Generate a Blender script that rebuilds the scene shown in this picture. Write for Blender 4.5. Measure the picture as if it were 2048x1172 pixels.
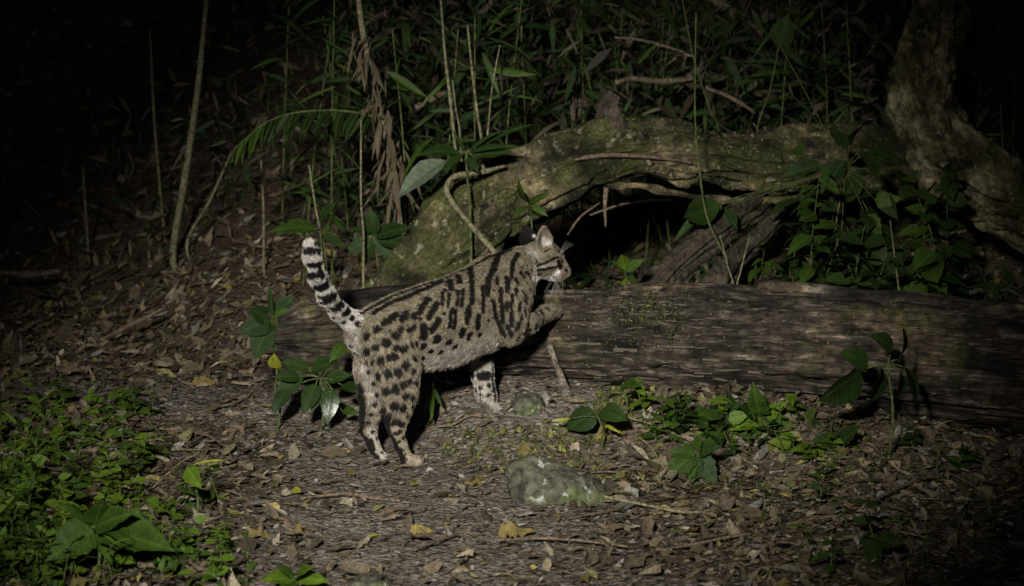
import bpy, math, random
import numpy as np
from mathutils import Vector, Matrix
from mathutils.bvhtree import BVHTree

for o in list(bpy.data.objects):
    bpy.data.objects.remove(o)
S = bpy.context.scene
COL = S.collection
RNG = np.random.default_rng(7)
random.seed(7)

# ------------------------------------------------------------------ camera
CAM = np.array([0.0, -5.8, 1.34])
PITCH = math.radians(9.5)
FPX = 5700.0                       # focal length in units of a 2048-wide frame
cam = bpy.data.cameras.new('camera')
cam.sensor_width = 36.0
cam.lens = 36.0 * FPX / 2048.0
cam.clip_start = 0.05
cam.clip_end = 500.0
cam.dof.use_dof = True
cam.dof.focus_distance = 5.95
cam.dof.aperture_fstop = 6.3
camo = bpy.data.objects.new('camera', cam)
camo.location = CAM
camo.rotation_euler = (math.pi / 2 - PITCH, 0, 0)
COL.objects.link(camo)
S.camera = camo

# ------------------------------------------------------------------ world: a nearly black night sky
W = bpy.data.worlds.new('World')
S.world = W
W.use_nodes = True
wn = W.node_tree
bg = wn.nodes['Background']
sky = wn.nodes.new('ShaderNodeTexSky')
sky.sky_type = 'NISHITA'
sky.sun_disc = False
sky.sun_elevation = math.radians(24)
sky.sun_rotation = math.radians(193)
wn.links.new(sky.outputs[0], bg.inputs[0])
bg.inputs[1].default_value = 0.005

# ------------------------------------------------------------------ the torch that lights the animal (left of and above the camera)
TORCH = Vector((-0.80, -5.6, 2.35))
AIM = Vector((-0.14, 0.0, 0.28))
sp = bpy.data.lights.new('torch', 'SPOT')
sp.energy = 2400.0
sp.color = (1.0, 0.96, 0.89)
sp.spot_size = math.radians(23.4)
sp.spot_blend = 1.0
sp.shadow_soft_size = 0.17
spo = bpy.data.objects.new('torch', sp)
spo.location = TORCH
spo.rotation_euler = (AIM - TORCH).to_track_quat('-Z', 'Y').to_euler()
COL.objects.link(spo)

S.view_settings.view_transform = 'Standard'
S.view_settings.look = 'None'
S.view_settings.exposure = 0.0
S.view_settings.gamma = 1.0
S.view_settings.use_curve_mapping = False
S.render.engine = 'CYCLES'
S.cycles.use_denoising = True
S.cycles.max_bounces = 5
S.cycles.diffuse_bounces = 2
S.cycles.glossy_bounces = 2
S.cycles.transmission_bounces = 3
S.cycles.transparent_max_bounces = 6
S.cycles.sample_clamp_indirect = 3.0
try:
    S.cycles_curves.shape = 'RIBBONS'
except Exception:
    pass

# ------------------------------------------------------------------ small maths
def nrm(v):
    v = np.asarray(v, float)
    return v / (np.linalg.norm(v, axis=-1, keepdims=True) + 1e-12)

def sstep(a, b, x):
    t = np.clip((np.asarray(x, float) - a) / (b - a), 0, 1)
    return t * t * (3 - 2 * t)

_F = np.array([0, math.cos(PITCH), -math.sin(PITCH)])
_U = np.array([0, math.sin(PITCH), math.cos(PITCH)])
_R = np.array([1.0, 0, 0])

def ray(px, py):
    return _F + _R * (px - 1024.0) / FPX + _U * (586.0 - py) / FPX

def at(px, py, Y):
    """the point of the place that was measured at a spot of the photograph, Y metres behind the animal's hind feet"""
    d = ray(px, py)
    return CAM + d * ((Y - CAM[1]) / d[1])

def mpp(Y):
    return (Y - CAM[1]) / FPX

def _hash(i, j, k, s):
    n = (i * 73856093) ^ (j * 19349663) ^ (k * 83492791) ^ (s * 2654435)
    n = (n ^ (n >> 13)) & 0x7fffffff
    n = (n * 1274126177) & 0x7fffffff
    n = n ^ (n >> 16)
    n = (n * 668265263) & 0x7fffffff
    return ((n ^ (n >> 15)) & 0xfffff) / float(0xfffff)

def vn(x, y, z=0.0, seed=0):
    x, y, z = np.broadcast_arrays(np.asarray(x, float), np.asarray(y, float), np.asarray(z, float))
    xi, yi, zi = np.floor(x).astype(np.int64), np.floor(y).astype(np.int64), np.floor(z).astype(np.int64)
    fx, fy, fz = x - xi, y - yi, z - zi
    fx, fy, fz = [t * t * t * (t * (t * 6 - 15) + 10) for t in (fx, fy, fz)]
    r = 0
    for a in (0, 1):
        for b in (0, 1):
            for c in (0, 1):
                w = (fx if a else 1 - fx) * (fy if b else 1 - fy) * (fz if c else 1 - fz)
                r = r + w * _hash(xi + a, yi + b, zi + c, seed)
    return r * 2 - 1

def fbm(x, y, z=0.0, oct=4, seed=0, gain=0.5):
    r, a, f = 0, 1.0, 1.0
    for o in range(oct):
        r = r + a * vn(x * f, y * f, np.asarray(z) * f, seed + o * 17)
        a *= gain
        f *= 2.03
    return r

# ------------------------------------------------------------------ mesh + tagging helpers
def mesh_data(name, verts, faces, mat=None, smooth=True, col=None, uv=None):
    me = bpy.data.meshes.new(name)
    verts = np.asarray(verts, float)
    if isinstance(faces, np.ndarray):
        faces = [faces]
    if isinstance(faces, list) and len(faces) and isinstance(faces[0], np.ndarray):
        me.vertices.add(len(verts))
        me.vertices.foreach_set('co', verts.astype(np.float32).ravel())
        tot = sum(f.size for f in faces)
        npoly = sum(len(f) for f in faces)
        me.loops.add(tot)
        me.loops.foreach_set('vertex_index', np.concatenate([f.ravel() for f in faces]).astype(np.int32))
        me.polygons.add(npoly)
        sizes = np.concatenate([np.full(len(f), f.shape[1]) for f in faces])
        starts = np.concatenate([[0], np.cumsum(sizes)[:-1]])
        me.polygons.foreach_set('loop_start', starts.astype(np.int32))
        me.update(calc_edges=True)
        me.validate()
    else:
        me.from_pydata([tuple(v) for v in verts], [], [tuple(f) for f in faces])
    if col is not None:
        a = me.attributes.new('col', 'FLOAT_COLOR', 'POINT')
        c = np.ones((len(verts), 4), np.float32)
        c[:, :3] = col
        a.data.foreach_set('color', c.ravel())
    if uv is not None:
        l = me.uv_layers.new(name='UVMap')
        idx = np.zeros(len(me.loops), np.int32)
        me.loops.foreach_get('vertex_index', idx)
        l.data.foreach_set('uv', np.asarray(uv, np.float32)[idx].ravel())
    me.polygons.foreach_set('use_smooth', np.full(len(me.polygons), smooth))
    if mat is not None:
        me.materials.append(mat)
    me.update()
    return me

def obj(name, me, parent=None, loc=None):
    o = bpy.data.objects.new(name, me)
    COL.objects.link(o)
    if parent is not None:
        o.parent = parent
        if loc is None:
            o.location = -parent.location
    if loc is not None:
        o.location = loc
    return o

def tag(o, label=None, cat=None, group=None, kind=None):
    if label: o['label'] = label
    if cat: o['category'] = cat
    if group: o['group'] = group
    if kind: o['kind'] = kind
    return o

def thing(name, label, cat, loc, group=None):
    o = bpy.data.objects.new(name, None)
    o.empty_display_size = 0.05
    COL.objects.link(o)
    o.location = Vector([float(v) for v in loc])
    return tag(o, label, cat, group)

def catmull(pts, n):
    P = np.asarray(pts, float)
    if len(P) == 2:
        t = np.linspace(0, 1, n)[:, None]
        return P[0] * (1 - t) + P[1] * t
    Q = np.vstack([2 * P[0] - P[1], P, 2 * P[-1] - P[-2]])
    seg = np.linalg.norm(np.diff(P, axis=0), axis=1)[:, ] if P.ndim > 1 else None
    cum = np.concatenate([[0], np.cumsum(seg)])
    s = np.linspace(0, cum[-1], n)
    i = np.clip(np.searchsorted(cum, s, side='right') - 1, 0, len(P) - 2)
    t = ((s - cum[i]) / (seg[i] + 1e-9))[:, None]
    p0, p1, p2, p3 = Q[i], Q[i + 1], Q[i + 2], Q[i + 3]
    return 0.5 * ((2 * p1) + (-p0 + p2) * t + (2 * p0 - 5 * p1 + 4 * p2 - p3) * t ** 2 + (-p0 + 3 * p1 - 3 * p2 + p3) * t ** 3)

def frames(C):
    T = nrm(np.gradient(C, axis=0))
    up = np.array([0, 0, 1.0]) if abs(T[0][2]) < 0.9 else np.array([0, -1.0, 0])
    A = np.zeros_like(C)
    a = nrm(np.cross(up, T[0]))
    for i in range(len(C)):
        a = nrm(a - T[i] * np.dot(a, T[i]))
        A[i] = a
    return T, A, np.cross(T, A)

def tube(pts, rad, n=24, seg=8, disp=None, caps=True, resample=True, squash=None):
    """loft along a path; disp(s, ang, unit vector xyz) -> radius offset; returns verts, faces, uv"""
    C = catmull(pts, n) if resample else np.asarray(pts, float)
    n = len(C)
    rad = np.asarray(rad, float)
    if rad.ndim == 0:
        rad = np.full(n, rad)
    else:
        rad = np.interp(np.linspace(0, 1, n), np.linspace(0, 1, len(rad)), rad)
    T, A, B = frames(C)
    s = np.concatenate([[0], np.cumsum(np.linalg.norm(np.diff(C, axis=0), axis=1))])
    ang = np.arange(seg) * 2 * math.pi / seg
    ca, sa = np.cos(ang), np.sin(ang)
    R = np.repeat(rad[:, None], seg, 1)
    if disp is not None:
        R = R + disp(s[:, None] + 0 * R, ang[None, :] + 0 * R, ca[None, :] + 0 * R, sa[None, :] + 0 * R)
    sq = 1.0 if squash is None else squash
    V = C[:, None, :] + A[:, None, :] * (R * ca)[..., None] + B[:, None, :] * (R * sa * sq)[..., None]
    V = V.reshape(-1, 3)
    i, j = np.meshgrid(np.arange(n - 1), np.arange(seg), indexing='ij')
    jn = (j + 1) % seg
    F = np.stack([i * seg + j, i * seg + jn, (i + 1) * seg + jn, (i + 1) * seg + j], -1).reshape(-1, 4)
    uv = np.stack([np.repeat(s[:, None], seg, 1), np.repeat(ang[None, :] / (2 * math.pi), n, 0)], -1).reshape(-1, 2)
    fs = [F]
    if caps:
        V = np.vstack([V, C[0], C[-1]])
        uv = np.vstack([uv, [0, 0], [s[-1], 0]])
        k = np.arange(seg)
        kn = (k + 1) % seg
        fs.append(np.stack([np.full(seg, n * seg), kn, k], -1))
        fs.append(np.stack([np.full(seg, n * seg + 1), (n - 1) * seg + k, (n - 1) * seg + kn], -1))
    return V, fs, uv

# ------------------------------------------------------------------ materials
def newmat(name):
    m = bpy.data.materials.new(name)
    m.use_nodes = True
    return m, m.node_tree.nodes, m.node_tree.links, m.node_tree.nodes['Principled BSDF']

def ramp(nodes, stops):
    r = nodes.new('ShaderNodeValToRGB')
    e = r.color_ramp.elements
    while len(e) < len(stops):
        e.new(0.5)
    for el, (p, c) in zip(e, stops):
        el.position = p
        el.color = (*c, 1)
    return r

def noise(nodes, links, vec, scale, detail=5, rough=0.6):
    n = nodes.new('ShaderNodeTexNoise')
    n.inputs['Scale'].default_value = scale
    n.inputs['Detail'].default_value = detail
    n.inputs['Roughness'].default_value = rough
    if vec is not None:
        links.new(vec, n.inputs['Vector'])
    return n

def mapped(nodes, links, scale=(1, 1, 1), src='Object'):
    tc = nodes.new('ShaderNodeTexCoord')
    mp = nodes.new('ShaderNodeMapping')
    mp.inputs['Scale'].default_value = scale
    links.new(tc.outputs[src], mp.inputs['Vector'])
    return mp.outputs[0]

def mixc(nodes, links, fac, a, b, mode='MIX'):
    m = nodes.new('ShaderNodeMix')
    m.data_type = 'RGBA'
    m.blend_type = mode
    for sock, v in ((m.inputs['Factor'], fac), (m.inputs['A'], a), (m.inputs['B'], b)):
        if hasattr(v, 'is_linked'):
            links.new(v, sock)
        elif isinstance(v, (int, float)):
            sock.default_value = v
        else:
            sock.default_value = (*v, 1)
    return m.outputs['Result']

def bump(nodes, links, bsdf, h, strength, dist):
    b = nodes.new('ShaderNodeBump')
    b.inputs['Strength'].default_value = strength
    b.inputs['Distance'].default_value = dist
    links.new(h, b.inputs['Height'])
    links.new(b.outputs[0], bsdf.inputs['Normal'])

def wood_mat(name, stops, scale=(1, 1, 1), nscale=14, moss=None, mossamt=0.5, rough=0.85, fine=60, bumpd=0.006, src='Object', spec=0.25, lichen=None, patch=None, lth=0.62, patch2=None):
    m, N, L, B = newmat(name)
    v = mapped(N, L, scale, src)
    n1 = noise(N, L, v, nscale, 8, 0.68)
    r = ramp(N, stops)
    L.new(n1.outputs[0], r.inputs[0])
    c = r.outputs[0]
    vo = mapped(N, L)
    n2 = noise(N, L, vo if src == 'Object' else mapped(N, L, (scale[0] * 3.2, scale[1] * 5.5, 1), 'UV'), fine, 6, 0.7)
    r2 = ramp(N, [(0.38, (0.32, 0.32, 0.32)), (0.62, (1.4, 1.35, 1.3))])
    L.new(n2.outputs[0], r2.inputs[0])
    c = mixc(N, L, 1.0, c, r2.outputs[0], 'MULTIPLY')
    if moss:
        n3 = noise(N, L, vo, 5.5, 7, 0.72)
        r3 = ramp(N, [(0.62 - mossamt * 0.25, (0, 0, 0)), (0.74 - mossamt * 0.25, (1, 1, 1))])
        L.new(n3.outputs[0], r3.inputs[0])
        n4 = noise(N, L, vo, 130, 4, 0.6)
        rm = ramp(N, [(0.3, tuple(x * 0.35 for x in moss)), (0.7, tuple(x * 1.5 for x in moss))])
        L.new(n4.outputs[0], rm.inputs[0])
        c = mixc(N, L, r3.outputs[0], c, rm.outputs[0])
    if lichen:
        n5 = noise(N, L, vo, 34, 5, 0.6)
        r5 = ramp(N, [(lth, (0, 0, 0)), (lth + .06, (1, 1, 1))])
        L.new(n5.outputs[0], r5.inputs[0])
        c = mixc(N, L, r5.outputs[0], c, lichen)
    for pt in (patch, patch2):
        if not pt: continue
        n6 = noise(N, L, vo, pt[2], 5, 0.6)
        r6 = ramp(N, [(0.36, pt[0]), (0.50, (1, 1, 1)), (0.66, pt[1])])
        L.new(n6.outputs[0], r6.inputs[0])
        c = mixc(N, L, 1.0, c, r6.outputs[0], 'MULTIPLY')
    L.new(c, B.inputs['Base Color'])
    B.inputs['Roughness'].default_value = rough
    B.inputs['Specular IOR Level'].default_value = spec
    ad = N.new('ShaderNodeMath')
    ad.operation = 'ADD'
    L.new(n1.outputs[0], ad.inputs[0])
    L.new(n2.outputs[0], ad.inputs[1])
    bump(N, L, B, ad.outputs[0], 0.9, bumpd)
    return m

def col_mat(name, rough=0.8, spec=0.25, nscale=90, lo=0.6, hi=1.35, bumpd=0.002, trans=0.0):
    m, N, L, B = newmat(name)
    a = N.new('ShaderNodeAttribute')
    a.attribute_name = 'col'
    n = noise(N, L, mapped(N, L), nscale, 5, 0.65)
    r = ramp(N, [(0.3, (lo,) * 3), (0.7, (hi,) * 3)])
    L.new(n.outputs[0], r.inputs[0])
    c = mixc(N, L, 1.0, a.outputs['Color'], r.outputs[0], 'MULTIPLY')
    L.new(c, B.inputs['Base Color'])
    B.inputs['Roughness'].default_value = rough
    B.inputs['Specular IOR Level'].default_value = spec
    bump(N, L, B, n.outputs[0], 0.6, bumpd)
    if trans:
        out = N['Material Output']
        t = N.new('ShaderNodeBsdfTranslucent')
        L.new(c, t.inputs[0])
        mx = N.new('ShaderNodeMixShader')
        mx.inputs[0].default_value = trans
        L.new(B.outputs[0], mx.inputs[1])
        L.new(t.outputs[0], mx.inputs[2])
        L.new(mx.outputs[0], out.inputs[0])
    return m

def leaf_mat(name, c1, c2, rough=0.5, vein=1.35, trans=0.22, spec=0.35, nveins=9.0):
    m, N, L, B = newmat(name)
    oi = N.new('ShaderNodeObjectInfo')
    c = mixc(N, L, oi.outputs['Random'], c1, c2)
    tc = N.new('ShaderNodeTexCoord')
    sx = N.new('ShaderNodeSeparateXYZ')
    L.new(tc.outputs['UV'], sx.inputs[0])
    def M(op, a, b=None):
        n = N.new('ShaderNodeMath')
        n.operation = op
        for i, v in enumerate((a, b)):
            if v is None: continue
            if hasattr(v, 'is_linked'): L.new(v, n.inputs[i])
            else: n.inputs[i].default_value = v
        return n.outputs[0]
    u = M('ABSOLUTE', M('SUBTRACT', sx.outputs[0], 0.5))
    mid = M('LESS_THAN', u, 0.022)
    w = M('FRACT', M('SUBTRACT', M('MULTIPLY', sx.outputs[1], nveins), M('MULTIPLY', u, 5.0)))
    side = M('MULTIPLY', M('LESS_THAN', w, 0.16), 0.6)
    vv = M('MAXIMUM', mid, side)
    c = mixc(N, L, M('MULTIPLY', vv, 0.8), c, tuple(min(1, x * vein + 0.006) for x in c2))
    n = noise(N, L, mapped(N, L, src='UV'), 6, 4, 0.6)
    r = ramp(N, [(0.3, (0.65, 0.65, 0.6)), (0.72, (1.25, 1.25, 1.15))])
    L.new(n.outputs[0], r.inputs[0])
    c = mixc(N, L, 1.0, c, r.outputs[0], 'MULTIPLY')
    L.new(c, B.inputs['Base Color'])
    B.inputs['Roughness'].default_value = rough
    B.inputs['Specular IOR Level'].default_value = spec
    bump(N, L, B, M('ADD', M('MULTIPLY', w, 0.6), n.outputs[0]), 0.35, 0.003)
    t = N.new('ShaderNodeBsdfTranslucent')
    L.new(c, t.inputs[0])
    mx = N.new('ShaderNodeMixShader')
    mx.inputs[0].default_value = trans
    L.new(B.outputs[0], mx.inputs[1])
    L.new(t.outputs[0], mx.inputs[2])
    L.new(mx.outputs[0], N['Material Output'].inputs[0])
    return m

MAT = {}
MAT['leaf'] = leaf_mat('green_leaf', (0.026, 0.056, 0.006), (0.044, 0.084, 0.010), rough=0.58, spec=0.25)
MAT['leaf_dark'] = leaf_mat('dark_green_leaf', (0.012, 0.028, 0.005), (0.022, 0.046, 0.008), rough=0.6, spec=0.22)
MAT['leaf_bright'] = leaf_mat('bright_green_leaf', (0.060, 0.118, 0.008), (0.090, 0.150, 0.012), rough=0.58, spec=0.25)
MAT['leaf_gloss'] = leaf_mat('glossy_green_leaf', (0.022, 0.050, 0.012), (0.034, 0.064, 0.016), rough=0.3, spec=0.55)
MAT['leaf_sheen'] = leaf_mat('painted_sheen_leaf', (0.13, 0.17, 0.12), (0.15, 0.19, 0.13), rough=0.35, vein=0.45, spec=0.5)  # pale base colour paints in the sheen seen on one large leaf
MAT['leaf_yellow'] = leaf_mat('yellow_green_leaf', (0.16, 0.19, 0.020), (0.24, 0.24, 0.030))
MAT['leaf_dead'] = leaf_mat('dry_brown_leaf', (0.075, 0.058, 0.036), (0.145, 0.115, 0.075), rough=0.75, vein=0.7, trans=0.12, spec=0.2)
MAT['leaf_fallen'] = leaf_mat('fallen_yellow_leaf', (0.17, 0.13, 0.050), (0.25, 0.20, 0.075), rough=0.65, vein=0.75, trans=0.1, spec=0.2)
MAT['stem'] = wood_mat('green_stem', [(0.3, (0.045, 0.075, 0.020)), (0.7, (0.11, 0.13, 0.045))], nscale=20, fine=120, bumpd=0.001)
MAT['stem_pale'] = wood_mat('pale_stem', [(0.3, (0.11, 0.105, 0.055)), (0.7, (0.24, 0.23, 0.14))], nscale=18, fine=140, bumpd=0.001)
MAT['twig'] = wood_mat('dry_twig', [(0.3, (0.085, 0.062, 0.042)), (0.7, (0.22, 0.175, 0.125))], nscale=22, fine=160, bumpd=0.001)
MAT['log'] = wood_mat('old_log_wood', [(0.38, (0.016, 0.014, 0.011)), (0.47, (0.045, 0.037, 0.029)), (0.56, (0.080, 0.067, 0.052)), (0.65, (0.21, 0.185, 0.15))],
                      scale=(3.6, 15, 1), nscale=2.6, src='UV', moss=(0.055, 0.058, 0.020), mossamt=0.34, fine=1.25, bumpd=0.012, patch2=((0.45, 0.44, 0.43), (1.6, 1.55, 1.45), 42.0), patch=((0.30, 0.31, 0.34), (1.9, 1.75, 1.5), 6.0))
MAT['bark_chip'] = wood_mat('bark_chip', [(0.36, (0.06, 0.05, 0.038)), (0.64, (0.27, 0.24, 0.195))], nscale=26, fine=150, bumpd=0.002)
MAT['arch'] = wood_mat('mossy_bark', [(0.37, (0.020, 0.018, 0.012)), (0.48, (0.075, 0.064, 0.040)), (0.64, (0.20, 0.17, 0.105))],
                       nscale=9, moss=(0.060, 0.068, 0.020), mossamt=0.75, fine=42, bumpd=0.016, lichen=(0.26, 0.245, 0.16), lth=0.60, patch=((0.3, 0.3, 0.28), (1.4, 1.35, 1.2), 9.0))
MAT['root'] = wood_mat('dark_root', [(0.3, (0.03, 0.025, 0.018)), (0.7, (0.13, 0.11, 0.08))], nscale=12, fine=60, bumpd=0.012)
MAT['trunk'] = wood_mat('ridged_bark', [(0.40, (0.022, 0.020, 0.010)), (0.5, (0.125, 0.114, 0.058)), (0.62, (0.33, 0.30, 0.175))],
                        nscale=10, moss=(0.090, 0.090, 0.032), mossamt=0.45, fine=46, bumpd=0.016, lichen=(0.24, 0.23, 0.16), lth=.61)
MAT['rock'] = wood_mat('lichen_rock', [(0.30, (0.050, 0.050, 0.036)), (0.5, (0.095, 0.097, 0.070)), (0.75, (0.16, 0.16, 0.122))],
                       nscale=7, moss=(0.10, 0.125, 0.045), mossamt=0.5, fine=60, bumpd=0.008, lichen=(0.36, 0.39, 0.33), lth=.60)
MAT['litter'] = col_mat('leaf_litter', rough=0.7, trans=0.06, nscale=140, lo=0.4, hi=1.6, bumpd=0.004)
MAT['moss'] = col_mat('moss', rough=0.9, nscale=200)
MAT['under'] = col_mat('undergrowth', rough=0.6, trans=0.2)

def ground_mat():
    m, N, L, B = newmat('forest_soil')
    a = N.new('ShaderNodeAttribute')
    a.attribute_name = 'col'
    v = mapped(N, L)
    n1 = noise(N, L, v, 28, 8, 0.72)
    r1 = ramp(N, [(0.30, (0.40, 0.38, 0.36)), (0.5, (0.95, 0.93, 0.9)), (0.72, (1.55, 1.52, 1.5))])
    L.new(n1.outputs[0], r1.inputs[0])
    c = mixc(N, L, 1.0, a.outputs['Color'], r1.outputs[0], 'MULTIPLY')
    vo = N.new('ShaderNodeTexVoronoi')
    vo.inputs['Scale'].default_value = 90
    L.new(v, vo.inputs['Vector'])
    r2 = ramp(N, [(0.0, (0.7, 0.68, 0.65)), (1.0, (1.3, 1.28, 1.25))])
    L.new(vo.outputs['Color'], r2.inputs[0])
    c = mixc(N, L, 0.8, c, r2.outputs[0], 'MULTIPLY')
    L.new(c, B.inputs['Base Color'])
    B.inputs['Roughness'].default_value = 0.9
    B.inputs['Specular IOR Level'].default_value = 0.2
    ad = N.new('ShaderNodeMath'); ad.operation = 'ADD'
    L.new(n1.outputs[0], ad.inputs[0]); L.new(vo.outputs['Distance'], ad.inputs[1])
    bump(N, L, B, ad.outputs[0], 1.0, 0.008)
    return m
MAT['ground'] = ground_mat()

# ------------------------------------------------------------------ ground
LOGP = np.array([at(568, 676, .63), at(850, 668, .55), at(1150, 680, .45), at(1600, 700, .33), at(2048, 738, .20), at(2600, 790, .06)])

def log_y(x):
    return np.interp(x, LOGP[:, 0], LOGP[:, 1])

def H(x, y, fine=True):
    x = np.asarray(x, float); y = np.asarray(y, float)
    h = 0.010 * vn(x * 1.3, y * 1.3, 0, 3)
    s = log_y(x) - y
    win = sstep(-0.42, -0.08, x) * (1 - 0.75 * sstep(0.45, 1.1, x))
    h = h + 0.105 * win * sstep(0.50, 0.08, s)
    h = h + 0.05 * np.exp(-(((x + 0.02) / 0.16) ** 2 + ((y - 0.12) / 0.14) ** 2)) * 0.35
    yb = log_y(x) + 0.30 + 0.75 * sstep(-0.55, -1.25, x) + 0.55 * sstep(-0.20, 0.10, x) * (1 - 0.45 * sstep(0.6, 0.9, x))
    h = h - 0.15 * sstep(-0.15, 0.12, x) * (1 - sstep(0.5, 0.75, x)) * sstep(0.08, 0.3, -s)
    t = np.clip(y - yb, -1, None)
    b = np.where(t > 0, t * t / (t + 0.25), 0)
    slope = 0.27 + 0.05 * vn(x * 0.6, 0 * x, 0, 9)
    h = h + slope * np.minimum(b, 14) + 0.06 * sstep(0.1, 1.0, t) * vn(x * 1.6, y * 1.6, 0, 5)
    h = h + 0.03 * sstep(0.15, 0.6, x) * vn(x * 3.0, y * 3.0, 0, 11) * sstep(0.35, -0.1, y)
    h = h + 0.075 * np.exp(-((x + 0.40) / 0.16) ** 2 - ((y - 0.64) / 0.13) ** 2)
    if fine:
        h = h + 0.005 * vn(x * 9, y * 9, 0, 21) + 0.0035 * vn(x * 24, y * 24, 0, 22) + 0.002 * vn(x * 60, y * 60, 0, 23)
    return h

def hit(px, py):
    """where the line of sight meets the ground"""
    Y = np.concatenate([np.arange(-1.6, 2, .01), np.arange(2, 20, .05)])
    d = ray(px, py)
    P = CAM + d[None, :] * ((Y - CAM[1]) / d[1])[:, None]
    k = np.argmax(P[:, 2] < H(P[:, 0], P[:, 1]))
    return P[k] if P[k, 2] < H(P[k, 0], P[k, 1]) else P[-1]

def ground_pt(x, y, dz=0.0):
    return np.array([x, y, float(H(x, y)) + dz])

def path_mask(x, y):
    """bare trodden soil of the trail"""
    c = -0.16 - 0.55 * sstep(0.25, 1.3, y) - 0.35 * np.clip(y - 0.3, 0, 3)
    d = np.abs(x - c) / (0.42 + 0.25 * np.clip(y, 0, 2))
    m = 1 - sstep(0.5, 1.15, d + 0.35 * vn(x * 3, y * 3, 0, 31))
    return m * (1 - sstep(0.75, 1.15, y))

def axis(segs):
    out = []
    for a, b, st in segs:
        out.append(np.arange(a, b, st))
    return np.concatenate(out)
gx = axis([(-80, -12, 4), (-12, -3, .35), (-3, -1.45, .04), (-1.45, 1.5, .0105), (1.5, 3, .04), (3, 12, .35), (12, 84, 4)])
gy = axis([(-60, -8, 4), (-8, -2, .4), (-2, -1.1, .05), (-1.1, 1.2, .0115), (1.2, 4, .03), (4, 12, .2), (12, 100, 4)])
GX, GY = np.meshgrid(gx, gy, indexing='ij')
GZ = H(GX, GY)
pm = path_mask(GX, GY)
soil = np.array([0.088, 0.066, 0.046])
dust = np.array([0.188, 0.166, 0.138])
mossc = np.array([0.085, 0.085, 0.030])
colr = soil + (dust - soil) * pm[..., None]
mm = sstep(0.15, 0.5, fbm(GX * 4, GY * 4, 0, 3, 41)) * sstep(0.62, 0.15, log_y(GX) - GY) * sstep(-0.2, 0.05, GX) * 0.6
colr = colr + (mossc - colr) * mm[..., None]
ni, nj = GX.shape
ii, jj = np.meshgrid(np.arange(ni - 1), np.arange(nj - 1), indexing='ij')
GF = np.stack([ii * nj + jj, (ii + 1) * nj + jj, (ii + 1) * nj + jj + 1, ii * nj + jj + 1], -1).reshape(-1, 4)
tag(obj('ground', mesh_data('ground', np.stack([GX, GY, GZ], -1).reshape(-1, 3), GF, MAT['ground'], col=colr.reshape(-1, 3))), kind='structure')

# ------------------------------------------------------------------ litter (nobody could count it)
def ground_n(x, y):
    e = 0.02
    return nrm(np.stack([-(H(x + e, y, False) - H(x - e, y, False)) / (2 * e), -(H(x, y + e, False) - H(x, y - e, False)) / (2 * e), np.ones_like(x)], -1))

def scatter_leaves(name, x, y, length, width, tilt, palette, pw, lift, curl=0.25, kind='leaf', seed=1, mat='litter', label=None, cat=None):
    r = np.random.default_rng(seed)
    n = len(x)
    if kind == 'leaf':      # pointed oval of 8 points with a folded midrib
        T = np.array([[0, -1, .15], [.62, -.5, .55], [1, .05, .7], [.6, .6, .45], [0, 1, 0.1], [-.6, .6, .45], [-1, .05, .7], [-.62, -.5, .55], [0, -.2, 0], [0, .4, 0]])
        FT = np.array([[0, 1, 8], [1, 2, 8], [2, 9, 8], [2, 3, 9], [3, 4, 9], [4, 5, 9], [5, 6, 9], [6, 8, 9], [6, 7, 8], [7, 0, 8]])
    else:                   # broken chip
        T = np.array([[-.9, -.8, .1], [.5, -1, .3], [1, .2, 0], [.2, 1, .3], [-.8, .5, 0]])
        FT = np.array([[0, 1, 2], [0, 2, 3], [0, 3, 4]])
    nv = len(T)
    P = np.repeat(T[None], n, 0)
    P = P * (1 + 0.22 * r.standard_normal(P.shape))
    P[..., 2] *= (curl * (0.3 + r.random(n) * 1.4) * np.where(r.random(n) < .3, -1, 1))[:, None]
    P = P * np.stack([width / 2, length / 2, width / 2], -1)[:, None, :]
    yaw = r.random(n) * 2 * math.pi
    N0 = ground_n(x, y)
    N0 = nrm(N0 + tilt[:, None] * r.standard_normal((n, 3)))
    a = np.stack([np.cos(yaw), np.sin(yaw), 0 * yaw], -1)
    a = nrm(a - N0 * np.sum(a * N0, -1, keepdims=True))
    b = np.cross(N0, a)
    V = P[..., 0:1] * a[:, None] + P[..., 1:2] * b[:, None] + P[..., 2:3] * N0[:, None]
    c = np.stack([x, y, H(x, y) + lift], -1)
    V = V + c[:, None]
    pal = np.array(palette)
    k = r.choice(len(pal), n, p=np.array(pw) / np.sum(pw))
    cc = pal[k] * (0.45 + 0.95 * r.random((n, 1)) ** 1.3)
    F = (FT[None] + (np.arange(n) * nv)[:, None, None]).reshape(-1, 3)
    o = obj(name, mesh_data(name, V.reshape(-1, 3), F, MAT[mat], smooth=False, col=np.clip(np.repeat(cc, nv, 0), 0, 1)))
    tag(o, label, cat, kind='stuff')
    return o

BROWN = [(0.130, 0.100, 0.062), (0.175, 0.142, 0.092), (0.085, 0.064, 0.040), (0.25, 0.215, 0.150), (0.20, 0.160, 0.055), (0.125, 0.118, 0.050), (0.20, 0.19, 0.160)]
GREY = [(0.178, 0.156, 0.130), (0.245, 0.222, 0.192), (0.105, 0.090, 0.072), (0.15, 0.125, 0.09), (0.33, 0.315, 0.29)]

def region(n, x0, x1, y0, y1, seed, keep=None):
    r = np.random.default_rng(seed)
    x = x0 + (x1 - x0) * r.random(n); y = y0 + (y1 - y0) * r.random(n)
    if keep is not None:
        k = r.random(n) < keep(x, y)
        x, y = x[k], y[k]
    return x, y, np.random.default_rng(seed + 1)

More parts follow.
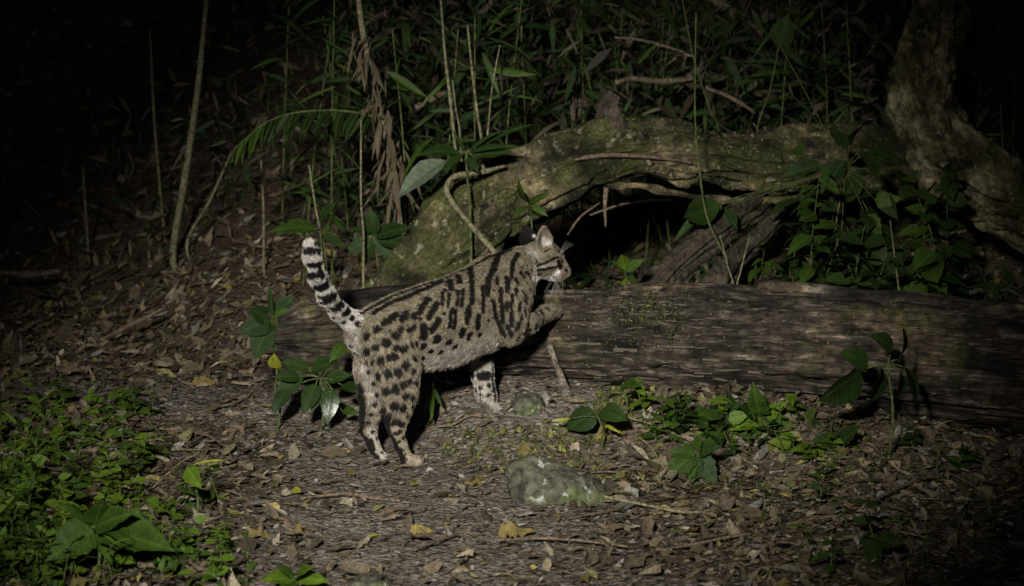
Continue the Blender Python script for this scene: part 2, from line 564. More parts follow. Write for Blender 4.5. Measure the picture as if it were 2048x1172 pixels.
x, y, r = region(28000, -1.3, 0.8, -1.05, 1.1, 91, path_mask)
n = len(x)
sz = 0.004 + 0.010 * r.random(n) ** 2
scatter_leaves('fine_litter', x, y, sz * 1.6, sz, 0.04 + 0.16 * r.random(n), GREY + BROWN[:2], [4, 3, 2, 1, 1.2, .8, .5], 0.001 + 0.002 * r.random(n), curl=.12, kind='chip', seed=92,
               label='fine grey crumbs of leaf and soil on the bare trail', cat='litter')
x, y, r = region(72000, -1.4, 1.4, -1.05, 0.95, 101, lambda x, y: 1 - path_mask(x, y))
n = len(x)
sz = 0.004 + 0.011 * r.random(n) ** 2
scatter_leaves('fine_litter', x, y, sz * 1.6, sz, 0.05 + 0.18 * r.random(n), GREY + BROWN[:4], [1.5, 1, 2, 3, .4, 3, 1.6, 3, .7], 0.001 + 0.002 * r.random(n), curl=.12, kind='chip', seed=102,
               label='fine brown leaf fragments covering the ground beside the trail', cat='litter')
x, y, r = region(24000, -1.6, 1.6, -1.05, 1.9, 103, lambda x, y: 1 - 0.80 * path_mask(x, y))
n = len(x)
sz = 0.009 + 0.030 * r.random(n) ** 2.6
scatter_leaves('leaf_litter', x, y, sz * 1.5, sz * (0.55 + .4 * r.random(n)), 0.2 + 0.35 * r.random(n), BROWN, [4, 3, 3, 1.6, .7, 1.2, 1.2], 0.003 + 0.008 * r.random(n), curl=0.6, seed=104,
               label='dry brown fallen leaves carpeting the ground around the trail', cat='litter')
x, y, r = region(17000, -3.2, 3.2, 0.8, 5.5, 105)
n = len(x)
sz = 0.016 + 0.028 * r.random(n) ** 1.8
scatter_leaves('leaf_litter', x, y, sz * 1.5, sz * (0.5 + .4 * r.random(n)), 0.25 + 0.4 * r.random(n), BROWN, [4, 3, 4, 1, .4, 1.2, .7], 0.004 + 0.014 * r.random(n), curl=0.55, seed=106,
               label='brown leaf litter lying on the dark bank behind the log', cat='litter')
# moss cushions on the mound in front of the log
x, y, r = region(9000, -0.15, 0.75, -0.35, 0.36, 107, lambda x, y: sstep(0.1, 0.45, fbm(x * 4, y * 4, 0, 3, 41)) * sstep(0.70, 0.2, log_y(x) - y))
n = len(x)
sz = 0.004 + 0.006 * r.random(n)
scatter_leaves('moss_cushion', x, y, sz * 2, sz, 0.8 + 0 * x, [(0.10, 0.11, 0.03), (0.15, 0.15, 0.04), (0.065, 0.075, 0.022)], [3, 1.5, 2], 0.003 + 0.004 * r.random(n), kind='chip', seed=108, mat='moss',
               label='low yellow green moss on the mound before the log', cat='moss')

# ------------------------------------------------------------------ fallen log the animal leans on
def log_disp(s, a, c, d):
    k = 3.2
    grain = fbm(c * 7 + 3, d * 7, s * 1.6, 4, 51)
    split = np.abs(vn(c * 13 + 5, d * 13, s * 2.2, 56)); split = -np.exp(-(split / .10) ** 2)
    crack = np.abs(vn(c * 9 + 1, d * 9, s * 1.1, 55))
    crack = -np.exp(-(crack / 0.07) ** 2) * (0.5 + 0.5 * vn(c * 3, d * 3, s * 2.5, 57))
    lump = fbm(c * 1.4, d * 1.4, s * 2.0, 3, 53)
    plate = sstep(0.05, 0.12, vn(c * 4.5, d * 4.5, s * 4.0, 59)) - 0.5
    plate2 = sstep(-0.02, 0.03, vn(c * 7, d * 7, s * 6.0, 60)) - 0.5
    return 0.006 * split * sstep(-.2, .4, vn(c * 2, d * 2, s * 3, 58)) + 0.005 * grain + 0.015 * crack + 0.015 * lump + 0.010 * plate + 0.006 * plate2 + 0.003 * fbm(c * 22, d * 22, s * 9, 2, 61)

logt = thing('fallen_log', 'thick weathered brown log lying across the picture, forepaw of the cat on it', 'log', LOGP[2] * np.array([1, 1, 0]) + np.array([0, 0, 0.06]))
V, F, UV = tube(LOGP, [0.060] + [0.088] + [0.094, 0.100, 0.105, 0.110, 0.114, 0.117, 0.119, 0.121, 0.122, 0.123, 0.124, 0.125, 0.126, 0.127, 0.128, 0.129, 0.130, 0.130, 0.131, 0.131, 0.132, 0.132, 0.133, 0.133, 0.134, 0.134, 0.134, 0.134, 0.135, 0.135, 0.135, 0.136, 0.136, 0.136, 0.136], 560, 150, log_disp)
log_o = obj('trunk', mesh_data('log_trunk', V, F, MAT['log'], uv=UV), logt)
lb = BVHTree.FromPolygons([Vector(v) for v in V], [tuple(int(i) for i in f) for f in np.vstack([F[0][:, [0, 1, 2]], F[0][:, [0, 2, 3]]])])

def on_log(px, py):
    d = Vector(ray(px, py)).normalized()
    h = lb.ray_cast(Vector(CAM), d)
    return h[0], h[1]

# slivers of loose bark and pale wood along it
def sliver_mesh(seed):
    r = np.random.default_rng(seed)
    n = 7
    t = np.linspace(-1, 1, n)
    w = (1 - np.abs(t) ** 1.3) * (0.3 + 0.9 * r.random(n))
    top = np.stack([t, w * .5 + .15 * r.standard_normal(n), .35 + .2 * r.random(n)], -1)
    bot = np.stack([t, -w * .5 + .15 * r.standard_normal(n), .35 + .2 * r.random(n)], -1)
    lo1 = top * [1, 1.15, 0] + [0, 0, -.3]; lo2 = bot * [1, 1.15, 0] + [0, 0, -.3]
    V = np.vstack([lo1, top, bot, lo2])
    F = []
    for i in range(n - 1):
        for k in range(3):
            F.append((k * n + i, k * n + i + 1, (k + 1) * n + i + 1, (k + 1) * n + i))
    return mesh_data('bark_sliver', V, np.array(F), MAT['bark_chip'], smooth=False)
slivers = [sliver_mesh(300 + i) for i in range(5)]
ax = nrm(np.diff(LOGP, axis=0))
r = np.random.default_rng(310)
for i in range(290):
    px = 1000 + 1000 * r.random() ** 1.2
    py = np.interp(px, [900, 1150, 2048], [570, 575, 620]) + (0.04 + 0.9 * r.random()) * 215
    h, nn = on_log(px, py)
    if h is None: continue
    k = int(np.clip(np.searchsorted(LOGP[:, 0], h.x) - 1, 0, len(ax) - 1))
    zx = Vector(ax[k]); zx = (zx + Vector((0, 0, 0.12 * r.standard_normal()))).normalized()
    z = nn.normalized(); yv = z.cross(zx).normalized(); zx = yv.cross(z)
    L_ = (0.005 + 0.026 * r.random() ** 2)
    o = bpy.data.objects.new('bark_flake', slivers[i % 5]); COL.objects.link(o); o.parent = logt
    M3 = Matrix((zx * L_, yv * (0.0016 + .0032 * r.random() ** 2), z * (0.004 + .006 * r.random()))).transposed().to_4x4()
    o.matrix_basis = Matrix.Translation(h - logt.location) @ M3

# crumbly moss and seedlings on its upper face
r = np.random.default_rng(320)
MV, MF, MC = [], [], []
for i in range(4200):
    q = r.random()
    if q < .55: px, py = 1290 + 55 * r.standard_normal(), 610 + 32 * r.standard_normal()
    elif q < .8: px, py = 1200 + 120 * r.standard_normal(), 660 + 40 * r.standard_normal()
    else: px, py = 1100 + 800 * r.random(), 600 + 210 * r.random()
    h, nn = on_log(px, py)
    if h is None: continue
    s = 0.0011 + 0.0022 * r.random() ** 2
    u = nrm(r.standard_normal(3)); w = nrm(np.array(nn) + .9 * r.standard_normal(3))
    b = len(MV)
    p = np.array(h)
    MV += [p - u * s * .6, p + u * s * .6, p + w * s * 2.2]
    MF.append((b, b + 1, b + 2))
    cc = np.array([(0.09, 0.10, 0.028), (0.13, 0.115, 0.05), (0.24, 0.20, 0.13), (0.055, 0.07, 0.02)][r.integers(4)]) * (.7 + .6 * r.random())
    MC += [cc] * 3
tag(obj('moss', mesh_data('log_moss', MV, np.array(MF), MAT['moss'], False, col=np.array(MC)), logt), kind='stuff')

# broken branch leaning against the log's foot
def stick(name, label, pts, rad, mat='twig', cat='stick', n=16, seg=7, rough=0.3, parent=None, group=None, seed=1):
    pts = [np.asarray(p, float) for p in pts]
    rr = np.asarray(rad, float)
    V, F, UV = tube(pts, rr, n, seg, lambda s, a, c, d: rough * float(np.mean(rr)) * vn(c * 1.5 + seed, d * 1.5, s / (float(np.mean(rr)) * 5), seed))
    me = mesh_data(name, V - (0 if parent is not None else pts[0]), F, MAT[mat], uv=UV)
    if parent is not None:
        return obj(name, me, parent)
    return tag(obj(name, me, None, Vector(pts[0])), label, cat, group)

a = at(1142, 835, .235); a[2] = float(H(a[0], a[1])) - .01
stick('broken_branch', 'short broken branch leaning on the front of the log', [a, at(1126, 770, .29), at(1108, 715, .315), at(1098, 690, .325)], [.011, .010, .0075, .006], 'bark_chip', 'branch', 24, 12, .45, seed=4)

# ------------------------------------------------------------------ mossy arched trunk behind
def arch_disp(s, a, c, d):
    rid = 1 - np.abs(vn(c * 3.2, d * 3.2, s * 3.4, 71)) * 2
    return 0.022 * fbm(c * 1.6, d * 1.6, s * 4.5, 3, 73) + 0.013 * rid + 0.009 * fbm(c * 7, d * 7, s * 16, 3, 75) - 0.016 * np.exp(-(vn(c * 5, d * 5, s * 3.2, 79) / .09) ** 2) - 0.014 * np.exp(-(vn(c * 2.5, d * 2.5, s * 5, 77) / .08) ** 2)

AP = [at(770, 730, .98), at(805, 635, .98), at(862, 545, .98), at(945, 440, 1.0), at(1060, 365, 1.05), at(1200, 308, 1.12), at(1350, 300, 1.2), at(1520, 322, 1.3), at(1720, 322, 1.45), at(1950, 330, 1.65)]
AR = np.array([98, 92, 80, 66, 53, 51, 56, 66, 70, 78]) * np.array([mpp(p[1]) for p in AP])
archt = thing('arched_trunk', 'mossy fallen trunk arching over a dark hollow behind the log', 'tree trunk', ground_pt(AP[0][0], AP[0][1]))
V, F, UV = tube(AP, AR, 380, 130, arch_disp, squash=0.92)
obj('trunk', mesh_data('arched_trunk', V, F, MAT['arch'], uv=UV), archt)
ab = BVHTree.FromPolygons([Vector(v) for v in V], [tuple(int(i) for i in f) for f in np.vstack([F[0][:, [0, 1, 2]], F[0][:, [0, 2, 3]]])])

def on_arch(px, py):
    h = ab.ray_cast(Vector(CAM), Vector(ray(px, py)).normalized())
    return h[0], h[1]

# pale bark lip along the lower edge, a dead stub on top, a strip of bark hanging
lip = [at(1215, 372, 1.03), at(1290, 374, 1.06), at(1380, 392, 1.12), at(1500, 402, 1.2), at(1600, 396, 1.26), at(1660, 388, 1.3)]
stick('bark_ridge', None, lip, [.004, .008, .006, .010, .008, .003], 'arch', parent=archt, n=80, seg=14, rough=1.1, seed=5)
stick('dead_stub', None, [at(1228, 268, 1.15), at(1222, 235, 1.16), at(1216, 212, 1.17), at(1232, 188, 1.17)], [.030, .020, .014, .003], 'root', parent=archt, n=40, seg=24, rough=1.5, seed=6)
stick('hanging_strip', None, [at(1212, 375, 1.02), at(1210, 410, 1.02), at(1211, 455, 1.03)], [.006, .005, .002], 'twig', parent=archt, n=14, seed=7)
stick('bark_ridge', None, [at(1090, 335, 1.0), at(1190, 312, 1.03), at(1300, 314, 1.09), at(1385, 325, 1.13)], [.003, .006, .005, .003], 'twig', parent=archt, n=40, seg=8, rough=.6, seed=8)
r = np.random.default_rng(330)
MV, MF, MC = [], [], []
for i in range(16000):
    px = 800 + 900 * r.random(); py = 240 + 330 * r.random()
    h, nn = on_arch(px, py)
    if h is None: continue
    if vn(h.x * 7, h.y * 7, h.z * 9, 81) + .7 * nn.z < .22 + .25 * r.standard_normal(): continue
    s = 0.0014 + 0.0026 * r.random()
    u = nrm(r.standard_normal(3)); w = nrm(np.array(nn) + .8 * r.standard_normal(3)); b = len(MV); p = np.array(h)
    MV += [p - u * s, p + u * s, p + w * s * 2.2]; MF.append((b, b + 1, b + 2))
    cc = np.array([(0.075, 0.082, 0.024), (0.10, 0.105, 0.035), (0.18, 0.175, 0.12), (0.05, 0.058, 0.018)][r.choice(4, p=[.35, .2, .1, .35])]) * (.7 + .6 * r.random())
    MC += [cc] * 3
tag(obj('moss', mesh_data('arch_moss', MV, np.array(MF), MAT['moss'], False, col=np.array(MC)), archt), kind='stuff')

# buttress root slanting down at the right of the hollow
RP = [at(1520, 405, 1.25), at(1450, 455, 1.08), at(1390, 500, .98), at(1325, 560, .88), at(1285, 620, .80)]
rt = thing('slanting_root', 'thick grey root slanting down to the log at the right of the hollow', 'root', ground_pt(RP[-1][0], RP[-1][1]))
V, F, UV = tube(RP, [.028, .028, .03, .028, .026], 120, 60, lambda s, a, c, d: .010 * (1 - 2 * np.abs(vn(c * 3, d * 3, s * 3, 91))) + .006 * fbm(c * 6, d * 6, s * 14, 3, 92))
obj('root', mesh_data('slanting_root', V, F, MAT['root'], uv=UV), rt)
RP2 = [at(1560, 430, 1.15), at(1500, 490, 1.0), at(1440, 560, .84), at(1400, 620, .76)]
V, F, UV = tube(RP2, [.02, .026, .03, .03], 80, 40, lambda s, a, c, d: .012 * fbm(c * 2, d * 2, s * 8, 3, 94))
obj('root', mesh_data('slanting_root_lower', V, F, MAT['root'], uv=UV), rt)

# vine bent over the arch
stick('vine', 'bent green brown vine hooking down in front of the arched trunk', [at(1010, 332, .92), at(960, 345, .88), at(912, 352, .86), at(893, 375, .85), at(905, 405, .85), at(945, 455, .84), at(985, 500, .83), at(1010, 540, .82), at(1020, 600, .80)], [.004, .006, .0065, .007, .0065, .006, .006, .006, .006], 'stem_pale', 'vine', 70, 10, .35, seed=9)

# ------------------------------------------------------------------ curved tree on the right
TP = [at(1905, -260, 1.55), at(1895, -120, 1.5), at(1880, 10, 1.45), at(1850, 120, 1.4), at(1848, 205, 1.36), at(1885, 290, 1.33), at(1960, 365, 1.3), at(2060, 425, 1.28), at(2200, 500, 1.25), at(2360, 640, 1.2)]
TR = np.array([52, 54, 57, 58, 62, 68, 66, 66, 80, 110]) * mpp(1.35) * 1.04
def trunk_disp(s, a, c, d):
    w = a * 1.0 + 2.2 * s
    q = vn(np.cos(w) * 3.4 + .6 * vn(c * 2, d * 2, s * 5, 95), np.sin(w) * 3.4, s * 2.2, 96)
    rid = np.abs(q)
    lump = np.abs(vn(np.cos(w) * 4.5, np.sin(w) * 4.5, s * 9, 99))
    return -0.036 * np.exp(-(rid / .16) ** 2) - .012 * np.exp(-(lump / .12) ** 2) + .014 * fbm(c * 2, d * 2, s * 5, 3, 97) + .010 * fbm(c * 8, d * 8, s * 26, 3, 98)
tt = thing('curved_tree', 'big furrowed tree trunk bending in a curve at the right edge', 'tree', ground_pt(TP[-1][0], TP[-1][1]))
V, F, UV = tube(TP, TR, 360, 130, trunk_disp)
obj('trunk', mesh_data('curved_trunk', V, F, MAT['trunk'], uv=UV), tt)

# ------------------------------------------------------------------ rocks
def rock(label, px0, px1, ptop, pbase, depth, seed, flat=1.0):
    base = hit((px0 + px1) / 2, pbase)
    w = (px1 - px0) * mpp(base[1]) / 2
    h = (pbase - ptop) * mpp(base[1])
    n, m = 40, 72
    th = np.linspace(0, math.pi, n)[:, None]; ph = (np.arange(m) * 2 * math.pi / m)[None]
    X, Y, Z = np.sin(th) * np.cos(ph), np.sin(th) * np.sin(ph), np.cos(th) + 0 * ph
    f = 1 + 0.22 * fbm(X * 1.3, Y * 1.3, Z * 1.3 + seed, 2, seed) + 0.05 * fbm(X * 5, Y * 5, Z * 5, 3, seed + 3)
    cut = np.clip(1.0 - 0.18 * np.abs(vn(X * 2, Y * 2, Z * 2, seed + 5)), .7, 1)
    V = np.stack([X * w * f * cut, Y * depth * f, Z * h * 0.95 * f * flat], -1)
    V[..., 2] += 0.30 * h * (-X) * (seed % 2) + 0.10 * h * np.abs(vn(X * 2.5, Y * 2.5, Z, seed + 9))
    i, j = np.meshgrid(np.arange(n - 1), np.arange(m), indexing='ij'); jn = (j + 1) % m
    F = np.stack([i * m + j, (i + 1) * m + j, (i + 1) * m + jn, i * m + jn], -1).reshape(-1, 4)
    c = base + np.array([0, depth * .8, 0]); c[2] = float(H(c[0], c[1], False)) - .26 * h
    return tag(obj('rock', mesh_data('rock', V.reshape(-1, 3), F, MAT['rock']), None, Vector(c)), label, 'rock')
rock('large grey green rock with pale lichen sitting on the trail', 1003, 1250, 905, 1012, .07, 31)
rock('low grey rock half cut off by the bottom edge', 690, 790, 1143, 1185, .04, 32)
rock('small mossy rock beside the raised forepaw leg at the log', 1016, 1092, 792, 832, .03, 34)
rock('pale stone in the brown soil below the slanting root', 1375, 1440, 505, 590, .03, 37)

# ------------------------------------------------------------------ twigs on the ground
def ground_stick(label, pxs, rad, lift=.008, mat='twig', seed=1, group=None):
    pts = []
    for i, (a, b) in enumerate(pxs):
        p = hit(a, b); p[2] = float(H(p[0], p[1])) + lift; pts.append(p)
    return stick('twig', label, pts, rad, mat, 'twig', 22, 6, .3, seed=seed, group=group)
ground_stick('straight thin twig lying just right of the large rock', [(1195, 1008), (1290, 1024), (1375, 1042), (1435, 1036)], [.003, .0035, .003, .0018], .014, 'stem_pale', 1)
ground_stick('long thin twig lying in the litter below the large rock', [(995, 1094), (1080, 1091), (1170, 1098), (1255, 1107)], [.0025, .003, .003, .002], .012, 'twig', 2)
ground_stick('grey twig in the litter towards the lower right', [(1330, 1115), (1400, 1103), (1450, 1094), (1500, 1084)], [.002, .0035, .003, .003], .014, 'twig', 3)
ground_stick('flat brown twig on the bare trail below the hind paws', [(600, 1003), (690, 996), (745, 1004), (800, 1012)], [.002, .004, .004, .002], .006, 'twig', 4)
ground_stick('pale curved twig between hind paws and forepaw', [(872, 868), (905, 858), (938, 845), (965, 846)], [.002, .003, .003, .002], .010, 'twig', 5)
ground_stick('dark slanting twig in the litter at right', [(1725, 1030), (1790, 998), (1850, 974), (1890, 970)], [.003, .0035, .003, .002], .016, 'twig', 6)
ground_stick('yellowish runner stem trailing right from the small sapling', [(1258, 853), (1310, 870), (1371, 895)], [.0022, .0025, .002], .018, 'leafstem' if False else 'stem_pale', 7)
ground_stick('bleached broken twig behind the large rock', [(1278, 892), (1300, 912), (1320, 940)], [.0018, .0025, .002], .018, 'stem_pale', 8)
ground_stick('pale forked twig in the litter left of the cat', [(505, 795), (470, 815), (440, 822)], [.002, .003, .002], .010, 'twig', 9)
ground_stick('short dark twig near the bottom middle', [(830, 1112), (870, 1096), (915, 1080)], [.002, .0028, .002], .010, 'twig', 10)
ground_stick('slim twig slanting across the trail at the bottom', [(455, 905), (410, 880), (345, 872)], [.002, .002, .0015], .010, 'twig', 11)
rr = np.random.default_rng(77)
for i in range(46):
    x = rr.uniform(-1.1, 1.2); y = rr.uniform(-.9, .5) if i < 34 else rr.uniform(.8, 1.6)
    a = rr.uniform(0, 3.14); l = rr.uniform(.04, .12)
    pts = []
    for t in (-1, -.3, .4, 1):
        u, v = x + math.cos(a + .2 * t) * l * t * .7, y + math.sin(a + .2 * t) * l * t * .7
        pts.append(ground_pt(u, v, .007 + .004 * rr.random()))
    stick('twig', 'thin dry twig lost among the leaf litter', pts, [.0012, .002, .002, .001], 'twig', 'twig', 12, 5, .3, seed=40 + i, group='small twigs scattered in the litter')

# ------------------------------------------------------------------ the spotted cat
# an implicit body: tapered limbs blended into one continuous surface
PR = []   # (a, b, ra, rb, group, k, lateral squash, fur length)
HEAD_DIR = nrm(np.array([0.86, 0.50, 0.0]))
LAT = np.array([HEAD_DIR[1], -HEAD_DIR[0], 0.0])      # towards the animal's right flank

def chain(group, pts, k=.018, sq=1.0, fur=.009):
    for (p, q) in zip(pts[:-1], pts[1:]):
        a, b = at(*p[:3]), at(*q[:3])
        PR.append((a, b, p[3] * mpp(p[2]), q[3] * mpp(q[2]), group, k, sq, fur))

chain('torso', [(1038, 535, .250, 37), (998, 572, .215, 61), (968, 606, .185, 74), (910, 634, .140, 75), (850, 651, .100, 74), (792, 660, .070, 63), (744, 666, .055, 43), (722, 668, .05, 30)], .03, .82, .0062)
chain('torso', [(1040, 545, .250, 30), (1010, 598, .215, 42), (982, 640, .20, 42)], .03, .9, .0062)
chain('torso', [(965, 660, .17, 38), (900, 682, .13, 38), (850, 696, .10, 36)], .03, .9, .011)
chain('head', [(1036, 540, .255, 34), (1080, 520, .285, 31)], .02, 1.0, .0035)
chain('head', [(1074, 517, .282, 32), (1092, 514, .292, 29)], .012, 1.08, .003)
chain('head', [(1096, 520, .292, 23), (1119, 536, .305, 17)], .010, 1.05, .002)
chain('head', [(1094, 502, .292, 17), (1117, 511, .304, 10.5)], .010, 1.1, .002)
chain('head', [(1118, 520, .303, 8.5), (1134, 538, .313, 6.5)], .006, 1.2, .002)
chain('head', [(1116, 543, .298, 11), (1131, 545, .308, 9)], .006, 1.3, .003)
chain('head', [(1088, 543, .288, 15), (1119, 553, .305, 10)], .008, 1.1, .0028)
chain('head', [(1074, 534, .268, 20), (1088, 538, .276, 16)], .010, 1.0, .004)
chain('arm_right', [(1012, 605, .170, 46), (1016, 650, .155, 30), (1024, 664, .165, 22)], .022, .8, .008)
chain('arm_right', [(1020, 662, .160, 22), (1055, 646, .220, 21), (1088, 629, .295, 16)], .014, 1.0, .004)
chain('arm_right', [(1088, 629, .295, 16), (1108, 622, .335, 15)], .010, 1.0, .004)
chain('arm_left', [(968, 640, .255, 40), (962, 700, .255, 25), (964, 745, .255, 19.5), (971, 785, .25, 17), (981, 815, .245, 14.5)], .014, .9, .006)
chain('arm_left', [(980, 824, .24, 14), (998, 826, .245, 12.5)], .010, 1.0, .003)
chain('leg_right', [(775, 690, .03, 58), (796, 742, .005, 42), (800, 790, -.005, 31), (793, 832, -.015, 20), (792, 858, -.022, 14)], .020, .62, .008)
chain('leg_right', [(792, 858, -.022, 13), (801, 890, -.012, 10.5), (813, 915, -.004, 10.5)], .010, 1.0, .004)
chain('leg_right', [(814, 920, -.003, 11.5), (834, 922, .010, 10.5)], .008, 1.15, .003)
chain('leg_left', [(738, 690, .09, 36), (738, 740, .088, 27), (742, 790, .085, 22), (739, 836, .078, 17), (737, 862, .07, 13.5)], .014, .8, .007)
chain('leg_left', [(737, 862, .07, 13), (748, 893, .068, 10.5), (762, 914, .07, 10)], .009, 1.0, .004)
chain('leg_left', [(764, 920, .07, 11), (782, 923, .082, 10)], .008, 1.15, .003)
chain('tail', [(724, 654, .045, 22), (702, 641, .035, 15.5), (679, 624, .022, 13.5), (654, 593, .0, 13), (636, 556, -.018, 12.5), (624, 515, -.03, 11.5), (620, 492, -.032, 9.5)], .014, 1.0, .0085)
# toes
for g, pts in (('leg_right', [(836, 924, .003, 5.5), (842, 923, .012, 5.5), (843, 921, .022, 5.5)]), ('leg_left', [(784, 926, .074, 5.5), (789, 925, .083, 5.5)]),
               ('arm_left', [(1002, 830, .240, 6), (1010, 828, .248, 6), (1008, 824, .258, 6)]), ('arm_right', [(1112, 626, .334, 7), (1118, 622, .342, 7), (1116, 616, .348, 6.5)])):
    for p in pts:
        PR.append((at(p[0] - 9, p[1] - 1, p[2]), at(*p[:3]), p[3] * mpp(p[2]) * .9, p[3] * mpp(p[2]), g, .004, 1.0, .002))

GROUPS = ['torso', 'head', 'arm_right', 'arm_left', 'leg_right', 'leg_left', 'tail']
VX = 0.0026
pts_all = np.array([p[0] for p in PR] + [p[1] for p in PR]); rmax = max(max(p[2], p[3]) for p in PR)
lo = pts_all.min(0) - .10; hi = pts_all.max(0) + .10
dims = np.ceil((hi - lo) / VX).astype(int)
D = np.full(dims, 0.5, np.float32)
OWN = np.zeros(dims, np.int16)
NEAR = np.full(dims, 0.5, np.float32)
axs = [lo[i] + VX * np.arange(dims[i]) for i in range(3)]
for pi, (a, b, ra, rb, g, k, sq, fur) in enumerate(PR):
    mg = max(ra, rb) + .03
    l = np.clip(np.floor((np.minimum(a, b) - mg - lo) / VX).astype(int), 0, dims)
    h = np.clip(np.ceil((np.maximum(a, b) + mg - lo) / VX).astype(int), 0, dims)
    sl = tuple(slice(l[i], h[i]) for i in range(3))
    X = axs[0][sl[0]][:, None, None]; Y = axs[1][sl[1]][None, :, None]; Z = axs[2][sl[2]][None, None, :]
    c = (a + b) / 2
    def warp(x, y, z):
        q = ((x - c[0]) * LAT[0] + (y - c[1]) * LAT[1]) * (1 / sq - 1)
        return x + LAT[0] * q, y + LAT[1] * q, z
    wx, wy, wz = warp(X, Y, Z)
    wa, wb = np.array(warp(*a)), np.array(warp(*b))
    ab_ = wb - wa; L2 = float(ab_ @ ab_) + 1e-12
    t = np.clip(((wx - wa[0]) * ab_[0] + (wy - wa[1]) * ab_[1] + (wz - wa[2]) * ab_[2]) / L2, 0, 1)
    d = np.sqrt((wx - wa[0] - t * ab_[0]) ** 2 + (wy - wa[1] - t * ab_[1]) ** 2 + (wz - wa[2] - t * ab_[2]) ** 2) - (ra + (rb - ra) * t)
    d = (d * min(1.0, (1 + sq) / 2)).astype(np.float32)
    D0 = D[sl]
    hh = np.clip(0.5 + 0.5 * (D0 - d) / k, 0, 1)
    near = d < NEAR[sl]
    OWN[sl] = np.where(near, pi, OWN[sl]); NEAR[sl] = np.minimum(NEAR[sl], d)
    D[sl] = D0 * (1 - hh) + d * hh - k * hh * (1 - hh)

# ears: cupped discs
def ear(cpx, w, h_, nvec, upv, group_i, depth):
    c = at(*cpx)
    n_ = nrm(np.array(nvec)); u_ = np.array(upv) - n_ * np.dot(upv, n_); u_ = nrm(u_); s_ = np.cross(u_, n_)
    mg = .04
    l = np.clip(np.floor((c - mg - lo) / VX).astype(int), 0, dims); h = np.clip(np.ceil((c + mg - lo) / VX).astype(int), 0, dims)
    sl = tuple(slice(l[i], h[i]) for i in range(3))
    q = np.stack(np.meshgrid(axs[0][sl[0]], axs[1][sl[1]], axs[2][sl[2]], indexing='ij'), -1) - c
    ps, pu, pn = q @ s_, q @ u_, q @ n_
    rad = np.sqrt((ps / (w * (1 - .38 * np.clip(pu / h_, -1, 1)))) ** 2 + (np.where(pu > 0, pu / h_, pu / (h_ * 1.1))) ** 2)
    cup = -depth * (1 - rad ** 2)                      # hollow towards +n
    d = np.maximum(np.abs(pn - cup) * .8 - .0022, (rad - 1) * min(w, h_)).astype(np.float32)
    d0 = D[sl]; k = .004
    hh = np.clip(.5 + .5 * (d0 - d) / k, 0, 1)
    near = d < NEAR[sl]
    OWN[sl] = np.where(near, group_i, OWN[sl]); NEAR[sl] = np.minimum(NEAR[sl], d)
    D[sl] = d0 * (1 - hh) + d * hh - k * hh * (1 - hh)
    return c, n_
EAR_R, EAR_L = len(PR), len(PR) + 1
ear((1089, 478, .265), 20 * mpp(.26), 26 * mpp(.26), (.62, -.77, .12), (.12, 0, 1), EAR_R, .009)
ear((1057, 474, .320), 20 * mpp(.3), 24 * mpp(.3), (.45, .86, .2), (-.25, 0, 1), EAR_L, .008)

# surface nets
def surface_nets(D):
    sgn = D < 0
    nx, ny, nz = D.shape
    acc = np.zeros((nx - 1, ny - 1, nz - 1, 3), np.float32); cnt = np.zeros((nx - 1, ny - 1, nz - 1), np.float32)
    corner = [(i, j, k) for i in (0, 1) for j in (0, 1) for k in (0, 1)]
    def sub(A, o): return A[o[0]:nx - 1 + o[0], o[1]:ny - 1 + o[1], o[2]:nz - 1 + o[2]]
    for a in corner:
        for ax_ in range(3):
            if a[ax_]: continue
            b = list(a); b[ax_] = 1
            da, db = sub(D, a), sub(D, b)
            m = (da < 0) != (db < 0)
            t = np.where(m, da / (da - db + 1e-20), 0)
            for c in range(3):
                acc[..., c] += np.where(m, a[c] + (t if c == ax_ else 0), 0)
            cnt += m
    act = cnt > 0
    idx = np.full(act.shape, -1, np.int64)
    cells = np.argwhere(act)
    idx[act] = np.arange(len(cells))
    V = cells + acc[act] / cnt[act][:, None]
    quads = []
    for ax_ in range(3):
        s0 = [slice(0, -1) if i == ax_ else slice(1, -1) for i in range(3)]
        s1 = [slice(1, None) if i == ax_ else slice(1, -1) for i in range(3)]
        a, b = sgn[tuple(s0)], sgn[tuple(s1)]
        for flip, m in ((False, a & ~b), (True, ~a & b)):
            e = np.argwhere(m)
            for i in range(3):
                if i != ax_: e[:, i] += 1
            u, v = [(1, 2), (2, 0), (0, 1)][ax_]
            def cell(du, dv):
                q = e.copy(); q[:, u] += du; q[:, v] += dv
                return idx[q[:, 0], q[:, 1], q[:, 2]]
            f = np.stack([cell(-1, -1), cell(0, -1), cell(0, 0), cell(-1, 0)], -1)
            quads.append(f[:, ::-1] if flip else f)
    return V, np.vstack(quads), cells

CV, CF, cells = surface_nets(D)
CV = lo + CV * VX
gr = [g[tuple(cells.T)] for g in np.gradient(D)]
CN = nrm(np.stack(gr, -1).astype(float))
own = OWN[tuple(cells.T)]
# keep paws on the soil
EAR = own >= len(PR)
gname = np.array([p[4] for p in PR] + ['ear_right', 'ear_left'])
grp = gname[own]
furl = np.array([p[7] for p in PR] + [.003, .003])[own]
pdir = np.array([nrm(p[1] - p[0]) for p in PR] + [np.array([0, 0, 1.0])] * 2)[own]
